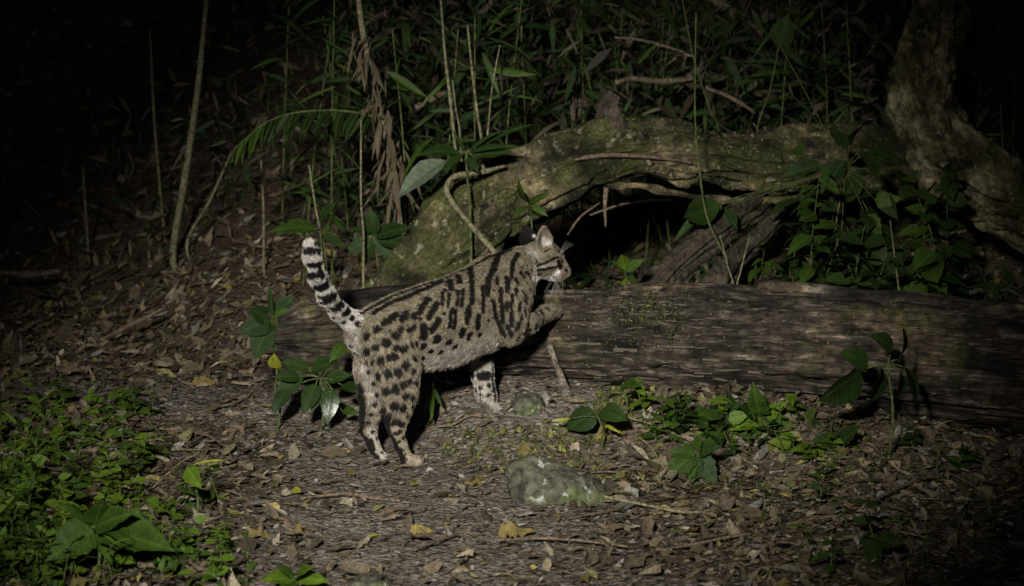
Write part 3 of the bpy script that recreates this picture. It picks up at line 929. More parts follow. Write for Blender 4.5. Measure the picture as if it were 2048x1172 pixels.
# head strokes run from the nose back, not towards it
hd = np.array([-.75, -.3, -.2])
pdir[grp == 'head'] = nrm(hd)
ED = np.vstack([CF[:, [0, 1]], CF[:, [1, 2]], CF[:, [2, 3]], CF[:, [3, 0]]])
def smooth_attr(A, it):
    A = A.copy()
    for _ in range(it):
        s = np.zeros_like(A); c = np.zeros(len(A))
        np.add.at(s, ED[:, 0], A[ED[:, 1]]); np.add.at(c, ED[:, 0], 1)
        np.add.at(s, ED[:, 1], A[ED[:, 0]]); np.add.at(c, ED[:, 1], 1)
        A = .5 * A + .5 * s / (c[:, None] if A.ndim > 1 else c)
    return A
pdir = smooth_attr(pdir, 10); furl = smooth_attr(furl, 6)
CV = .5 * CV + .5 * smooth_attr(CV, 1)
cb = BVHTree.FromPolygons([Vector(v) for v in CV], [tuple(int(i) for i in f) for f in CF])

def on_cat(px, py):
    for dx, dy in ((0, 0), (3, 3), (-3, 3), (3, -3), (-3, -3), (0, 6), (6, 0), (-6, 0), (0, -6), (0, 9), (9, 0), (-9, 0)):
        h = cb.ray_cast(Vector(CAM), Vector(ray(px + dx, py + dy)).normalized())
        if h[0] is not None:
            return np.array(h[0])
    return None

# hair roots, then coat colours at every vertex and every root
r = np.random.default_rng(411)
NH = 170000
tri = np.vstack([CF[:, [0, 1, 2]], CF[:, [0, 2, 3]]])
e1, e2 = CV[tri[:, 1]] - CV[tri[:, 0]], CV[tri[:, 2]] - CV[tri[:, 0]]
area = np.linalg.norm(np.cross(e1, e2), axis=1)
r = np.random.default_rng(411)
dens = area * (1 + 1.5 * np.isin(grp[tri[:, 0]], ['head', 'ear_right', 'ear_left', 'tail']))
k = r.choice(len(tri), NH, p=dens / dens.sum())
u, v = r.random(NH), r.random(NH)
f = u + v > 1; u[f], v[f] = 1 - u[f], 1 - v[f]
def bary(A): return A[tri[k, 0]] + u[:, None] * (A[tri[k, 1]] - A[tri[k, 0]]) + v[:, None] * (A[tri[k, 2]] - A[tri[k, 0]])
P0, Nn = bary(CV), nrm(bary(CN))
NV = len(CV)
MV_, MN_, MG_ = CV, CN, grp
CV = np.vstack([CV, P0]); CN = np.vstack([CN, Nn]); grp = np.concatenate([grp, grp[tri[k, 0]]])
# coat colours
TAN = np.array([0.218, 0.188, 0.130]); PALE = np.array([0.48, 0.445, 0.39]); WHITE = np.array([0.72, 0.68, 0.63]); BLACK = np.array([0.010, 0.008, 0.007])
nz_ = fbm(CV[:, 0] * 60, CV[:, 1] * 60, CV[:, 2] * 60, 3, 111)
CC = TAN[None] * (1 + .22 * nz_[:, None])
up = CN[:, 2]
low = sstep(-.05, -.75, up) * (grp == 'torso')
CC = CC + (WHITE - CC) * (low * .5)[:, None]
side_l = (CN @ LAT) < -.1
for g, amt in (('tail', .8), ('arm_left', .75), ('leg_left', .08)):
    m = grp == g
    CC[m] = CC[m] + ((WHITE if g == 'tail' else PALE) - CC[m]) * amt
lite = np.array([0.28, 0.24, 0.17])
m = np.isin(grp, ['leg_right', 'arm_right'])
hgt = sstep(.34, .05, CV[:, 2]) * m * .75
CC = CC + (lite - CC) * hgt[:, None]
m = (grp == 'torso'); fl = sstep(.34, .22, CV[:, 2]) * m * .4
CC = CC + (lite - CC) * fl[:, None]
CC[grp == 'ear_left'] = BLACK * 1.3
CC[grp == 'ear_right'] = TAN * .9

PNZ = fbm(CV[:, 0] * 190, CV[:, 1] * 190, CV[:, 2] * 190, 2, 117)
def zc(x, y): return 560 + x / 2.17, 420 + y / 2.17      # measured on an enlargement of the animal
def hc(x, y): return 980 + x / 5.86, 430 + y / 5.86      # measured on an enlargement of the head

def paint(pts, rad_px, color, groups=None, soft=.35, conv=zc, amt=1.0):
    global CC
    P = [on_cat(*conv(*p)) for p in pts]
    P = [p for p in P if p is not None]
    if not P: return
    s = (2.17 if conv is zc else 5.86)
    rad = rad_px / s * mpp(.12)
    if len(P) == 1: P = P * 2
    PA = np.array(P); rb = rad * 2.2
    sel = np.where(np.all((CV > PA.min(0) - rb) & (CV < PA.max(0) + rb), axis=1))[0]
    if not len(sel): return
    C_ = CV[sel]
    best = np.full(len(sel), 9.0)
    for a, b in zip(P[:-1], P[1:]):
        ab_ = b - a; t = np.clip((C_ - a) @ ab_ / (ab_ @ ab_ + 1e-12), 0, 1)
        d = np.linalg.norm(C_ - a - t[:, None] * ab_, axis=1)
        best = np.minimum(best, d)
    best = best * (1 + .3 * PNZ[sel])
    w = sstep(rad * (1 + soft), rad * (1 - soft), best) * amt
    if groups: w = w * np.isin(grp[sel], groups)
    CC[sel] += (np.array(color) - CC[sel]) * w[:, None]

# pale patches first
paint([(330, 540), (345, 600), (370, 700), (395, 780), (410, 860)], 22, PALE, ['leg_left', 'torso', 'leg_right'], .8, amt=.5)
paint([(300, 640), (310, 680)], 20, PALE, None, .6, amt=.7)
paint([(400, 960), (430, 1040), (470, 1095)], 22, PALE, ['leg_left'], .6, amt=.7)
paint([(500, 1020), (550, 1080), (600, 1095)], 22, np.array([.42, .35, .26]), ['leg_right'], .6, amt=.8)
paint([(610, 690), (700, 640), (800, 600), (900, 560)], 26, PALE, ['torso', 'leg_right'], .8, amt=.35)
paint([(740, 690), (790, 690)], 62, WHITE, ['head'], .5, hc, .95)
paint([(640, 740), (740, 760)], 48, WHITE, ['head'], .5, hc, .95)
paint([(470, 420), (520, 470)], 60, PALE, None, .7, hc, .75)
paint([(570, 610), (720, 580), (780, 570)], 20, PALE, ['head'], .5, hc, .8)
paint([(860, 500), (900, 580), (930, 640)], 12, PALE, ['head'], .5, hc, .8)
paint([(800, 470), (850, 480)], 14, PALE, ['head'], .5, hc, .8)
paint([(500, 735), (600, 735), (720, 765)], 26, WHITE, None, .6, hc, .9)
paint([(540, 600), (520, 680)], 30, PALE, None, .7, hc, .7)
# ear
paint([(625, 290), (640, 350), (690, 330)], 34, WHITE, ['ear_right'], .8, hc, .75)
paint([(590, 260), (570, 320)], 26, np.array([.09, .075, .06]), ['ear_right'], .7, hc, .8)
paint([(690, 200), (660, 160)], 16, np.array([.22, .19, .14]), ['ear_right'], .7, hc, .8)
paint([(515, 250)], 18, WHITE, ['ear_left'], .4, hc, .9)
BK = [  # long stripes, then spots: points, radius
 ([(355, 452), (480, 383), (600, 328), (720, 290), (750, 284)], 7.5), ([(410, 445), (480, 405), (560, 375), (640, 340), (705, 312)], 9.5),
 ([(765, 276), (830, 250), (900, 210), (960, 175), (1035, 126)], 7.5), ([(1048, 118), (990, 170), (950, 195), (940, 220), (925, 265), (905, 300), (902, 365)], 11),
 ([(1035, 190), (1012, 225), (1003, 285)], 8), ([(830, 255), (833, 310), (833, 400)], 10), ([(880, 335), (882, 435)], 8), ([(985, 295), (985, 345)], 9.5),
 ([(958, 340), (957, 395)], 7.5), ([(1005, 370), (1000, 415)], 8), ([(965, 415), (967, 485)], 8.5), ([(925, 390), (935, 450), (960, 510), (975, 540)], 7.5), ([(1005, 440), (1003, 495)], 8.5),
 ([(1047, 460), (1025, 512)], 8.5), ([(1072, 460), (1077, 500), (1058, 542)], 7.5), ([(1000, 530)], 11), ([(1098, 440), (1108, 512)], 10), ([(1128, 440), (1140, 506)], 9), ([(1158, 428), (1168, 484)], 8), ([(1050, 530), (1085, 520)], 6), ([(1060, 420), (1062, 450)], 6), ([(1085, 400), (1082, 430)], 5), ([(985, 400), (984, 430)], 6), ([(1025, 340), (1022, 362)], 6), ([(1060, 385), (1070, 400)], 5), ([(945, 290), (944, 320)], 6), ([(1020, 300), (1030, 315)], 6), ([(1085, 290), (1075, 270)], 6), ([(985, 500), (990, 515)], 6), ([(1040, 400), (1037, 432)], 7),
 ([(1045, 268), (1060, 290)], 5.5), ([(1068, 315), (1080, 340)], 6), ([(1050, 352), (1066, 376)], 6), ([(1030, 560), (1040, 545)], 6),
 ([(706, 362), (706, 412)], 6), ([(736, 362), (729, 418)], 6), ([(720, 348)], 8), ([(775, 355), (770, 410)], 6.5), ([(796, 345), (790, 415)], 6.5), ([(742, 440), (738, 505)], 7), ([(762, 440), (758, 508)], 7), ([(750, 430)], 8), ([(750, 512)], 8),
 ([(820, 428), (815, 482)], 12), ([(862, 460), (858, 512)], 9.5), ([(740, 308), (746, 342)], 12), ([(778, 285), (781, 312)], 10), ([(625, 505), (626, 548)], 14), ([(690, 478), (662, 522)], 11), ([(640, 388), (608, 442)], 11), ([(682, 408), (648, 466)], 11),
 ([(582, 460)], 12), ([(550, 450), (532, 475)], 12.5), ([(505, 455), (450, 490)], 11), ([(422, 515)], 15), ([(375, 545)], 13), ([(460, 575)], 17), ([(500, 540)], 15), ([(526, 515)], 11), ([(562, 520)], 10), ([(585, 510)], 8), ([(412, 595)], 13), ([(376, 610)], 13),
 ([(436, 650)], 15), ([(400, 660)], 9), ([(472, 640)], 12), ([(496, 636)], 14), ([(502, 595)], 11), ([(530, 602)], 13), ([(546, 590)], 10), ([(568, 580)], 11), ([(592, 578)], 8), ([(425, 720)], 14), ([(468, 710)], 16), ([(511, 700)], 17), ([(544, 670)], 16), ([(580, 640)], 11),
 ([(577, 695)], 11), ([(535, 755)], 15), ([(500, 775)], 17), ([(460, 785)], 15), ([(562, 742)], 12), ([(588, 745)], 9.5), ([(545, 806)], 13), ([(574, 810)], 11), ([(500, 850)], 16), ([(535, 855)], 14), ([(455, 862)], 11), ([(550, 887)], 10.5), ([(575, 905)], 10), ([(505, 918), (530, 926)], 13),
 ([(582, 850)], 8), ([(625, 590)], 13), ([(685, 560)], 15), ([(737, 570)], 13), ([(795, 525), (790, 538)], 12), ([(828, 538), (820, 556)], 9.5), ([(870, 540)], 9), ([(660, 612)], 10), ([(700, 615)], 9), ([(620, 642)], 11), ([(762, 592)], 9.5), ([(345, 495)], 9), ([(320, 475)], 10), ([(715, 450)], 6), ([(655, 390)], 6), ([(905, 480)], 6), ([(930, 350)], 5), ([(610, 470)], 7), ([(475, 520)], 6),
 ([(112, 188), (135, 186), (165, 190)], 12), ([(103, 246), (135, 244), (170, 244)], 11), ([(112, 295), (145, 290), (180, 286)], 12), ([(198, 330), (175, 345)], 17), ([(135, 340)], 7), ([(232, 380), (205, 395)], 15), ([(270, 415), (245, 435)], 14), ([(302, 440), (285, 455)], 11), ([(180, 160), (175, 230), (185, 300)], 6), ([(155, 382)], 7), ([(183, 412)], 7), ([(207, 442)], 7), ([(242, 470)], 6), ([(285, 490)], 8), ([(170, 160)], 6),
 ([(345, 765), (350, 860), (352, 950), (370, 1030), (398, 1085)], 17), ([(395, 885)], 9), ([(428, 915)], 8), ([(402, 962)], 6), ([(420, 800)], 8), ([(320, 630)], 7), ([(305, 600)], 6),
 ([(448, 890), (462, 960), (486, 1040), (525, 1100)], 17), ([(500, 970)], 8), ([(516, 1005)], 7), ([(492, 925)], 9), ([(560, 950), (548, 985)], 8),
 ([(842, 636), (880, 634), (920, 622)], 17), ([(828, 706)], 16), ([(870, 720), (900, 714)], 17), ([(845, 770)], 8), ([(905, 802)], 8), ([(930, 822)], 7), ([(870, 800)], 6), ([(930, 620), (933, 720), (945, 820)], 7)]
BK += [([(395, 1000), (405, 1040)], 7), ([(425, 985)], 7), ([(440, 1050)], 6), ([(530, 1040)], 6), ([(545, 1060)], 5), ([(520, 960)], 8), ([(475, 890), (470, 920)], 9), ([(410, 840)], 8), ([(430, 870)], 7), ([(385, 920)], 8), ([(905, 760)], 8), ([(870, 770)], 7), ([(920, 780)], 6), ([(385, 700)], 8), ([(375, 650)], 8), ([(405, 750)], 8)]
for pts, rr_ in BK:
    paint(pts, rr_ * 1.33 + .8, BLACK, None, .2)
paint([(870, 850), (905, 880), (925, 890)], 26, np.array([.06, .05, .042]), ['arm_left'], .6, amt=.85)
HK = [([(560, 595), (650, 562), (720, 522), (800, 492)], 13), ([(556, 645), (660, 632), (740, 612), (790, 606)], 13), ([(805, 545), (830, 605)], 28), ([(820, 400), (868, 450)], 9), ([(690, 482)], 10), ([(640, 430), (700, 400)], 7), ([(550, 540)], 10), ([(365, 610)], 14), ([(398, 600)], 11), ([(350, 680)], 16),
      ([(420, 680)], 18), ([(490, 640)], 15), ([(435, 590)], 9), ([(300, 740)], 16), ([(320, 830)], 16), ([(280, 862)], 17), ([(560, 690), (590, 690)], 10), ([(718, 692), (760, 738)], 7), ([(880, 640), (905, 660)], 12), ([(380, 340), (470, 300)], 26)]
for pts, rr_ in HK:
    paint(pts, rr_ * 1.2, BLACK, None, .2, hc)
paint([(835, 690), (880, 700)], 20, np.array([.30, .17, .14]), ['head'], .4, hc, .9)

# the flank the camera does not see carries the same kind of spots
r = np.random.default_rng(401)
hidden = np.where(((CN @ LAT) < -.25) & np.isin(grp, ['torso', 'leg_left', 'arm_left', 'arm_right', 'leg_right', 'head']) & ((CN @ nrm(CAM - CV[:NV].mean(0))) < -.1))[0]
chosen = []
for hk in r.permutation(hidden):
    p = CV[hk]
    if all(np.sum((p - q) ** 2) > .021 ** 2 for q in chosen): chosen.append(p)
    if len(chosen) > 150: break
hv = CV[hidden]
for q in chosen:
    d = np.linalg.norm(hv - q, axis=1) * (1 + .25 * fbm(hv[:, 0] * 150, hv[:, 1] * 150, hv[:, 2] * 150, 2, 119))
    w = sstep(.0085, .005, d)
    CC[hidden] += (BLACK - CC[hidden]) * w[:, None]
CC = np.clip(CC, 0.004, 1)

base_c = np.array([-.2, .1, 0.0])
cat = thing('spotted_cat', 'small wild spotted cat with ringed tail propping a forepaw on the log', 'cat', base_c)
def coat_mat():
    m, N, L, B = newmat('coat_skin')
    a = N.new('ShaderNodeAttribute'); a.attribute_name = 'col'
    L.new(a.outputs['Color'], B.inputs['Base Color'])
    B.inputs['Roughness'].default_value = .8; B.inputs['Specular IOR Level'].default_value = .15
    return m
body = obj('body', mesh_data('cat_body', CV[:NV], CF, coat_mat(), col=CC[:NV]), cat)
CV, CN, grp = MV_, MN_, MG_

# fur: short hairs combed along the body
Cc = CC[NV:]
Dd = bary(pdir)
r = np.random.default_rng(412)
Ll = bary(furl[:, None])[:, 0] * (.55 + .75 * r.random(NH) ** 1.3)
Dd = nrm(Dd - Nn * np.sum(Dd * Nn, -1, keepdims=True))
clump = np.stack([vn(P0[:, 0] * 130, P0[:, 1] * 130, P0[:, 2] * 130, s) for s in (121, 122, 123)], -1)
Dd = nrm(Dd + .34 * clump + .18 * r.standard_normal((NH, 3)))
lift = (.50 + .20 * r.standard_normal(NH))[:, None]
d1 = nrm(Dd + Nn * lift * 1.6); d2 = nrm(Dd + Nn * lift * .55)
Lc = Ll[:, None]
Q = np.stack([P0 - Nn * .0006, P0 + d1 * Lc * .5, P0 + d1 * Lc * .5 + d2 * Lc * .55], 1)
hd_ = bpy.data.hair_curves.new('fur')
hd_.add_curves([3] * NH)
hd_.position_data.foreach_set('vector', Q.astype(np.float32).ravel()) if hasattr(hd_, 'position_data') else hd_.attributes['position'].data.foreach_set('vector', Q.astype(np.float32).ravel())
ra_ = hd_.attributes.get('radius') or hd_.attributes.new('radius', 'FLOAT', 'POINT')
ra_.data.foreach_set('value', np.tile(np.array([.00040, .00034, .00006], np.float32), NH))
ca_ = hd_.attributes.new('col', 'FLOAT_COLOR', 'CURVE')
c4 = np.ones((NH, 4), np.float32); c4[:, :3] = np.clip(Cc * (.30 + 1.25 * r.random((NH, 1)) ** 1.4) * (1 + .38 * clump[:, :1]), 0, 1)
ca_.data.foreach_set('color', c4.ravel())
m, N, L, B = newmat('fur')
a = N.new('ShaderNodeAttribute'); a.attribute_name = 'col'
L.new(a.outputs['Color'], B.inputs['Base Color'])
B.inputs['Roughness'].default_value = .6; B.inputs['Specular IOR Level'].default_value = .25
hd_.materials.append(m)
fo = bpy.data.objects.new('fur', hd_); COL.objects.link(fo); fo.parent = cat; fo.location = -cat.location

# eye, nose, whiskers
def ball(r0, sx=1, sy=1, sz=1, n=10, m=16):
    th = np.linspace(0, math.pi, n)[:, None]; ph = (np.arange(m) * 2 * math.pi / m)[None]
    V = np.stack([np.sin(th) * np.cos(ph) * sx, np.sin(th) * np.sin(ph) * sy, (np.cos(th) + 0 * ph) * sz], -1).reshape(-1, 3) * r0
    i, j = np.meshgrid(np.arange(n - 1), np.arange(m), indexing='ij'); jn = (j + 1) % m
    return V, np.stack([i * m + j, (i + 1) * m + j, (i + 1) * m + jn, i * m + jn], -1).reshape(-1, 4)
def plain(name, c, rough, spec=.5):
    m, N, L, B = newmat(name)
    n = noise(N, L, mapped(N, L), 300, 3); rp = ramp(N, [(.3, tuple(x * .8 for x in c)), (.7, tuple(min(1, x * 1.2) for x in c))])
    L.new(n.outputs[0], rp.inputs[0]); L.new(rp.outputs[0], B.inputs['Base Color'])
    B.inputs['Roughness'].default_value = rough; B.inputs['Specular IOR Level'].default_value = spec
    return m
me_ = plain('cat_eye', (.030, .022, .010), .06, .8)
mn_ = plain('cat_nose', (.22, .11, .09), .4)
e = on_cat(*hc(828, 545))
if e is not None:
    V, F = ball(.0056, 1, .8, .85)
    obj('eye', mesh_data('eye', V, F, me_), cat, Vector(e - base_c + np.array([-.0004, .0016, 0])))
e = at(1138, 540, .312)
V, F = ball(.0065, .8, 1.1, .7)
obj('nose', mesh_data('nose', V, F, mn_), cat, Vector(e - base_c))
WV, WF = [], []
wc = []
r = np.random.default_rng(421)
mw = plain('whisker', (.5, .48, .45), .4)
for i in range(16):
    a = on_cat(*hc(r.uniform(740, 830), r.uniform(690, 735)))
    if a is None: continue
    q = hc(r.uniform(600, 900), r.uniform(900, 990))
    b = at(q[0], q[1], .19 + .06 * r.random())
    mid = (a + b) / 2 + np.array([.008 * r.standard_normal(), -.006, .006])
    V, F, _ = tube([a, mid, b], [.0002, .00018, .00008], 8, 4)
    WF += [tuple(int(x) + len(WV) for x in f) for ff in F for f in ff]; WV += [tuple(v) for v in V]
for i in range(5):
    a = on_cat(*hc(815, 455 + 6 * i)); b = at(*hc(900 + 22 * i, 300 + 12 * i), .27)
    if a is None: continue
    V, F, _ = tube([a, (a + b) / 2 + np.array([0, 0, .004]), b], [.00016, .00014, .00006], 8, 4)
    WF += [tuple(int(x) + len(WV) for x in f) for ff in F for f in ff]; WV += [tuple(v) for v in V]
obj('whiskers', mesh_data('whiskers', WV, WF, mw), cat)

# ------------------------------------------------------------------ leaves (shared meshes, 24-40 triangles each)
def leaf_mesh(name, outline, mat, fold=.25, droop=.25, wavy=0.0, seed=0):
    """outline: list of (v along 0..1, half width); unit length leaf along +Y, normal +Z"""
    r = np.random.default_rng(seed)
    V, UV, F = [], [], []
    for v, w in outline:
        z = -droop * v * v
        for sgn in (-1, 0, 1):
            V.append((sgn * w, v, z + abs(sgn) * w * fold + (wavy * r.standard_normal() * w if sgn else 0)))
            UV.append((.5 + sgn * .5 * w / .5, v))
    for i in range(len(outline) - 1):
        for k in (0, 1):
            F.append((i * 3 + k, i * 3 + k + 1, (i + 1) * 3 + k + 1, (i + 1) * 3 + k))
    return mesh_data(name, np.array(V), np.array(F), MAT[mat], uv=np.array(UV))
OV = [(0, .012), (.06, .10), (.18, .21), (.34, .27), (.52, .26), (.70, .19), (.86, .09), (1, .003)]
RO = [(0, .02), (.05, .19), (.17, .34), (.35, .40), (.55, .37), (.74, .26), (.90, .11), (1, .005)]
LA = [(0, .008), (.08, .045), (.22, .085), (.42, .10), (.62, .085), (.82, .045), (1, .002)]
NA = [(0, .006), (.15, .03), (.4, .042), (.7, .032), (1, .001)]
LO = [(0, .02), (.05, .14), (.12, .27), (.19, .31), (.25, .28), (.31, .31), (.38, .33), (.45, .27), (.52, .25), (.58, .26), (.66, .18), (.74, .16), (.86, .08), (1, .003)]
LM = {}
for mk_, mn in (('g', 'leaf'), ('d', 'leaf_dark'), ('b', 'leaf_bright'), ('s', 'leaf_gloss'), ('y', 'leaf_yellow'), ('x', 'leaf_dead'), ('f', 'leaf_fallen'), ('p', 'leaf_sheen')):
    for ok, ol in (('ov', OV), ('ro', RO), ('la', LA), ('na', NA), ('lo', LO)):
        for vi, (fo_, dr, wv) in enumerate(((.25, .22, .06), (.12, .38, .1), (.4, .08, .05))):
            LM[ok, mk_, vi] = leaf_mesh('leaf_' + ok, ol, mn, fo_, dr, wv + (.25 if mk_ in 'xf' else 0), vi + 5)
LR = np.random.default_rng(500)

def put_leaf(parent, base, tip, shape='ov', mat='g', nhint=None, wid=1.0, name='leaf', variant=None):
    base = np.asarray(base, float); tip = np.asarray(tip, float)
    d = tip - base; L_ = np.linalg.norm(d) + 1e-6; d = d / L_
    if nhint is None:
        nhint = np.array([-.25, -.55, .75]) + .45 * LR.standard_normal(3)
    n = np.asarray(nhint, float); n = n - d * (n @ d)
    n = nrm(n) if np.linalg.norm(n) > 1e-3 else nrm(np.cross(d, [1, 0, 0.1]))
    x = np.cross(d, n)
    M = Matrix((Vector(x * L_ * wid), Vector(d * L_), Vector(n * L_))).transposed().to_4x4()
    vi = int(LR.integers(3)) if variant is None else variant
    o = bpy.data.objects.new(name, LM[shape, mat, vi])
    COL.objects.link(o)
    o.parent = parent
    o.matrix_basis = Matrix.Translation(Vector(base) - parent.location) @ M
    return o

def stem(parent, pts, rad, mat='stem', name='stem', n=14, seg=5):
    V, F, UV = tube(pts, rad, n, seg)
    return obj(name, mesh_data('plant_stem', V, F, MAT[mat], uv=UV), parent)

def leafy(name, label, basepx, Y, leaves, shape='ov', mat='g', stems=None, cat='plant', srad=.0025, group=None, hub=None, base=None, wid=1.0, dy=.0, nh=None):
    """a plant measured off the photograph: leaves = (base px, tip px[, material, shape]) at depth Y; stem to the ground"""
    if base is None:
        p = at(basepx[0], basepx[1], Y)
        base = np.array([p[0], Y, float(H(p[0], Y))])
    t = thing(name, label, cat, base, group)
    hubp = at(hub[0], hub[1], Y) if hub else None
    if hubp is not None:
        stem(t, [base - [0, 0, .01], base * .5 + hubp * .5 + np.array([.01, -.01, 0]), hubp], [srad * 1.2, srad, srad * .7])
    for i, lf in enumerate(leaves):
        off = .02 * LR.standard_normal()
        b = at(lf[0][0], lf[0][1], Y + off * .3); e = at(lf[1][0], lf[1][1], Y + off + dy - .03)
        put_leaf(t, b, e, lf[3] if len(lf) > 3 else shape, lf[2] if len(lf) > 2 else mat, wid=wid, nhint=nh)
        if hubp is not None and np.linalg.norm(b - hubp) > .008:
            stem(t, [hubp, (hubp + b) / 2 + np.array([0, 0, .004]), b], srad * .55, n=6, seg=4, name='petiole')
    if stems:
        for s_ in stems:
            stem(t, [at(q[0], q[1], Y) for q in s_], srad)
    return t

def sprig(name, label, base, h, n, shape, mat, ll, cat='plant', group=None, lean=(0, 0), opp=False, t0=.2, srad=.0016, stemmat='stem', up=.25, wid=1.0, jit=.25):
    """a random leafy stem"""
    base = np.asarray(base, float)
    t = thing(name, label, cat, base, group)
    top = base + np.array([lean[0], lean[1], h])
    mid = (base + top) / 2 + np.array([.12 * h * LR.standard_normal(), .08 * h * LR.standard_normal(), 0])
    C = catmull([base - [0, 0, .01], mid, top], 30)
    stem(t, C[::3], [srad, srad * .5], stemmat)
    a0 = LR.random() * 6.28
    for i in range(n):
        u = t0 + (1 - t0) * (i + .5) / n
        p = C[int(u * 29)]
        a = a0 + i * (2.4 if not opp else (3.14159 if i % 2 else 1.57)) + jit * LR.standard_normal()
        d = np.array([math.cos(a), math.sin(a), up + jit * LR.standard_normal()])
        L_ = ll * (.65 + .6 * LR.random()) * (1 - .35 * u)
        put_leaf(t, p, p + nrm(d) * L_, shape, mat, nhint=np.array([0, -.2, 1]) + .35 * LR.standard_normal(3), wid=wid)
    return t

# ---- plants round the cat
leafy('broadleaf_plant', 'broad dark green leaved plant at the left end of the log behind the hind legs', (640, 815), .34, [
    ((618, 738), (570, 716), 'd'), ((622, 740), (676, 718), 'd'), ((606, 750), (545, 793), 'd'), ((662, 775), (657, 838), 's', 'ov'), ((632, 768), (606, 826), 'd'), ((684, 770), (716, 784), 'd'),
    ((690, 688), (664, 712), 'g'), ((684, 822), (710, 818), 'g'), ((640, 775), (625, 815), 'd'), ((600, 755), (556, 745), 'd'), ((575, 780), (545, 820), 'd'), ((650, 760), (700, 745), 'd')], 'ov', hub=(640, 755), nh=(.15, -.75, .65), srad=.003)
leafy('broadleaf_plant', 'dark leafy sapling left of the log end with upright top leaf', (548, 720), .62, [
    ((545, 640), (484, 655), 'd'), ((543, 645), (505, 705), 'd'), ((545, 632), (538, 570), 'd', 'la'), ((552, 628), (585, 592), 'd'), ((550, 640), (590, 628), 'g'), ((540, 650), (520, 690), 'd'), ((548, 655), (560, 700), 'd'), ((535, 635), (500, 620), 'd')], 'ro', hub=(546, 640), nh=(-.2, -.9, .4))
leafy('seedling', 'tiny seedling with one bright yellow green leaf left of the cat', (552, 750), .36, [((552, 736), (548, 708), 'y', 'ro'), ((553, 738), (566, 730), 'g')], hub=(552, 738), nh=(-.2, -.9, .3))
leafy('seedling', 'dark green plant in the gap under the cat belly', (850, 830), .22, [((868, 760), (905, 765), 'd', 'ov'), ((868, 760), (880, 745), 'd'), ((866, 770), (845, 800), 'd', 'la'), ((866, 775), (880, 805), 'd', 'la'), ((862, 790), (838, 835), 'g', 'la'), ((866, 790), (860, 835), 'g', 'la')], hub=(866, 775))
leafy('sapling', 'small sapling with rosette of narrow leaves before the arched trunk', (1064, 600), .78, [
    ((1060, 408), (1022, 382)), ((1060, 406), (1046, 376)), ((1062, 406), (1090, 385)), ((1062, 410), (1088, 425)), ((1058, 412), (1026, 420)), ((1060, 410), (1062, 436), 'd')], 'la', 'g', hub=(1061, 408), wid=1.7)
leafy('sapling', 'bright green sapling growing in the mouth of the hollow', (1252, 600), .66, [
    ((1250, 545), (1222, 520)), ((1252, 542), (1284, 518)), ((1250, 540), (1242, 502), 'b'), ((1254, 552), (1275, 566)), ((1248, 552), (1222, 552)), ((1251, 556), (1252, 585), 'b')], 'ov', 'g', hub=(1251, 548), wid=.9)
leafy('sapling', 'slim sapling with three spread leaves standing before the log', (1245, 850), .16, [
    ((1243, 772), (1198, 764), 'g'), ((1244, 772), (1278, 770), 'g'), ((1243, 770), (1240, 752), 'g'), ((1244, 800), (1258, 790), 'g', 'la')], 'ov', hub=(1243, 772), srad=.002)
leafy('round_leaf_plant', 'low plant with two dark round leaves right of the broken branch', (1200, 860), .06, [
    ((1188, 822), (1136, 862), 'd'), ((1200, 822), (1245, 826), 'd'), ((1140, 838), (1106, 840), 'y', 'la'), ((1205, 850), (1215, 868), 'b', 'la'), ((1210, 850), (1232, 858), 'y', 'la')], 'ro', hub=(1196, 835))
LBL = [('plant with lobed bright green leaves against the foot of the log', (1520, 900), .08, (1525, 838),
        [((1520, 832), (1506, 786), 'g'), ((1522, 838), (1462, 852), 'b'), ((1524, 842), (1500, 905), 'b'), ((1530, 842), (1556, 892), 'g'), ((1532, 836), (1566, 800), 'b'), ((1520, 842), (1478, 888), 'g'), ((1534, 838), (1590, 850), 'g'), ((1515, 835), (1480, 812), 'd')]),
       ('lobed plant leaning left beside the bright one below the log', (1440, 900), .10, (1440, 850),
        [((1440, 848), (1398, 822), 'g'), ((1442, 848), (1462, 806), 'd'), ((1438, 852), (1388, 868), 'b'), ((1440, 856), (1415, 898), 'g'), ((1445, 854), (1478, 832), 'b')]),
       ('dark lobed plant overhanging the litter right of the large rock', (1400, 970), -.10, (1392, 908),
        [((1390, 905), (1338, 900), 'g'), ((1388, 910), (1322, 952), 'g'), ((1392, 914), (1382, 975), 'd'), ((1398, 912), (1432, 968), 'd'), ((1398, 905), (1440, 890), 'd'), ((1392, 902), (1402, 868), 'g'), ((1386, 914), (1345, 990), 'g')]),
       ('plant with two long drooping serrated leaves right of the lobed clump', (1690, 930), .0, (1680, 885),
        [((1676, 890), (1620, 968), 'g'), ((1692, 905), (1640, 1014), 'g'), ((1684, 884), (1720, 850), 'd'), ((1676, 884), (1620, 880), 'd')]),
       ('small lobed plant with leaf raised before the log foot at right', (1612, 880), .12, (1611, 850),
        [((1610, 850), (1592, 880), 'g'), ((1612, 848), (1632, 815), 'g'), ((1612, 850), (1640, 850), 'd'), ((1608, 848), (1580, 825), 'd')])]
for lb_, bp, Y_, hb, lv in LBL:
    leafy('lobed_plant', lb_, bp, Y_, lv, 'lo', 'g', hub=hb, nh=(-.25, -.75, .6))
leafy('tall_darkened_plant', 'tall plant with big leaves coloured dark as if outside the beam, hanging in front of the log at right', (1775, 930), -.05, [  # dark leaf colour stands in for shade outside the beam; leaves turned edge-on
    ((1722, 742), (1640, 806), 'd'), ((1735, 735), (1690, 700), 'd'), ((1762, 735), (1745, 805), 'd'), ((1808, 735), (1836, 806), 'd'), ((1795, 720), (1830, 668), 'd'), ((1785, 700), (1750, 665), 'd'), ((1800, 745), (1795, 800), 'd')], 'ro', hub=(1775, 730), srad=.003, nh=(.93, -.33, .1))
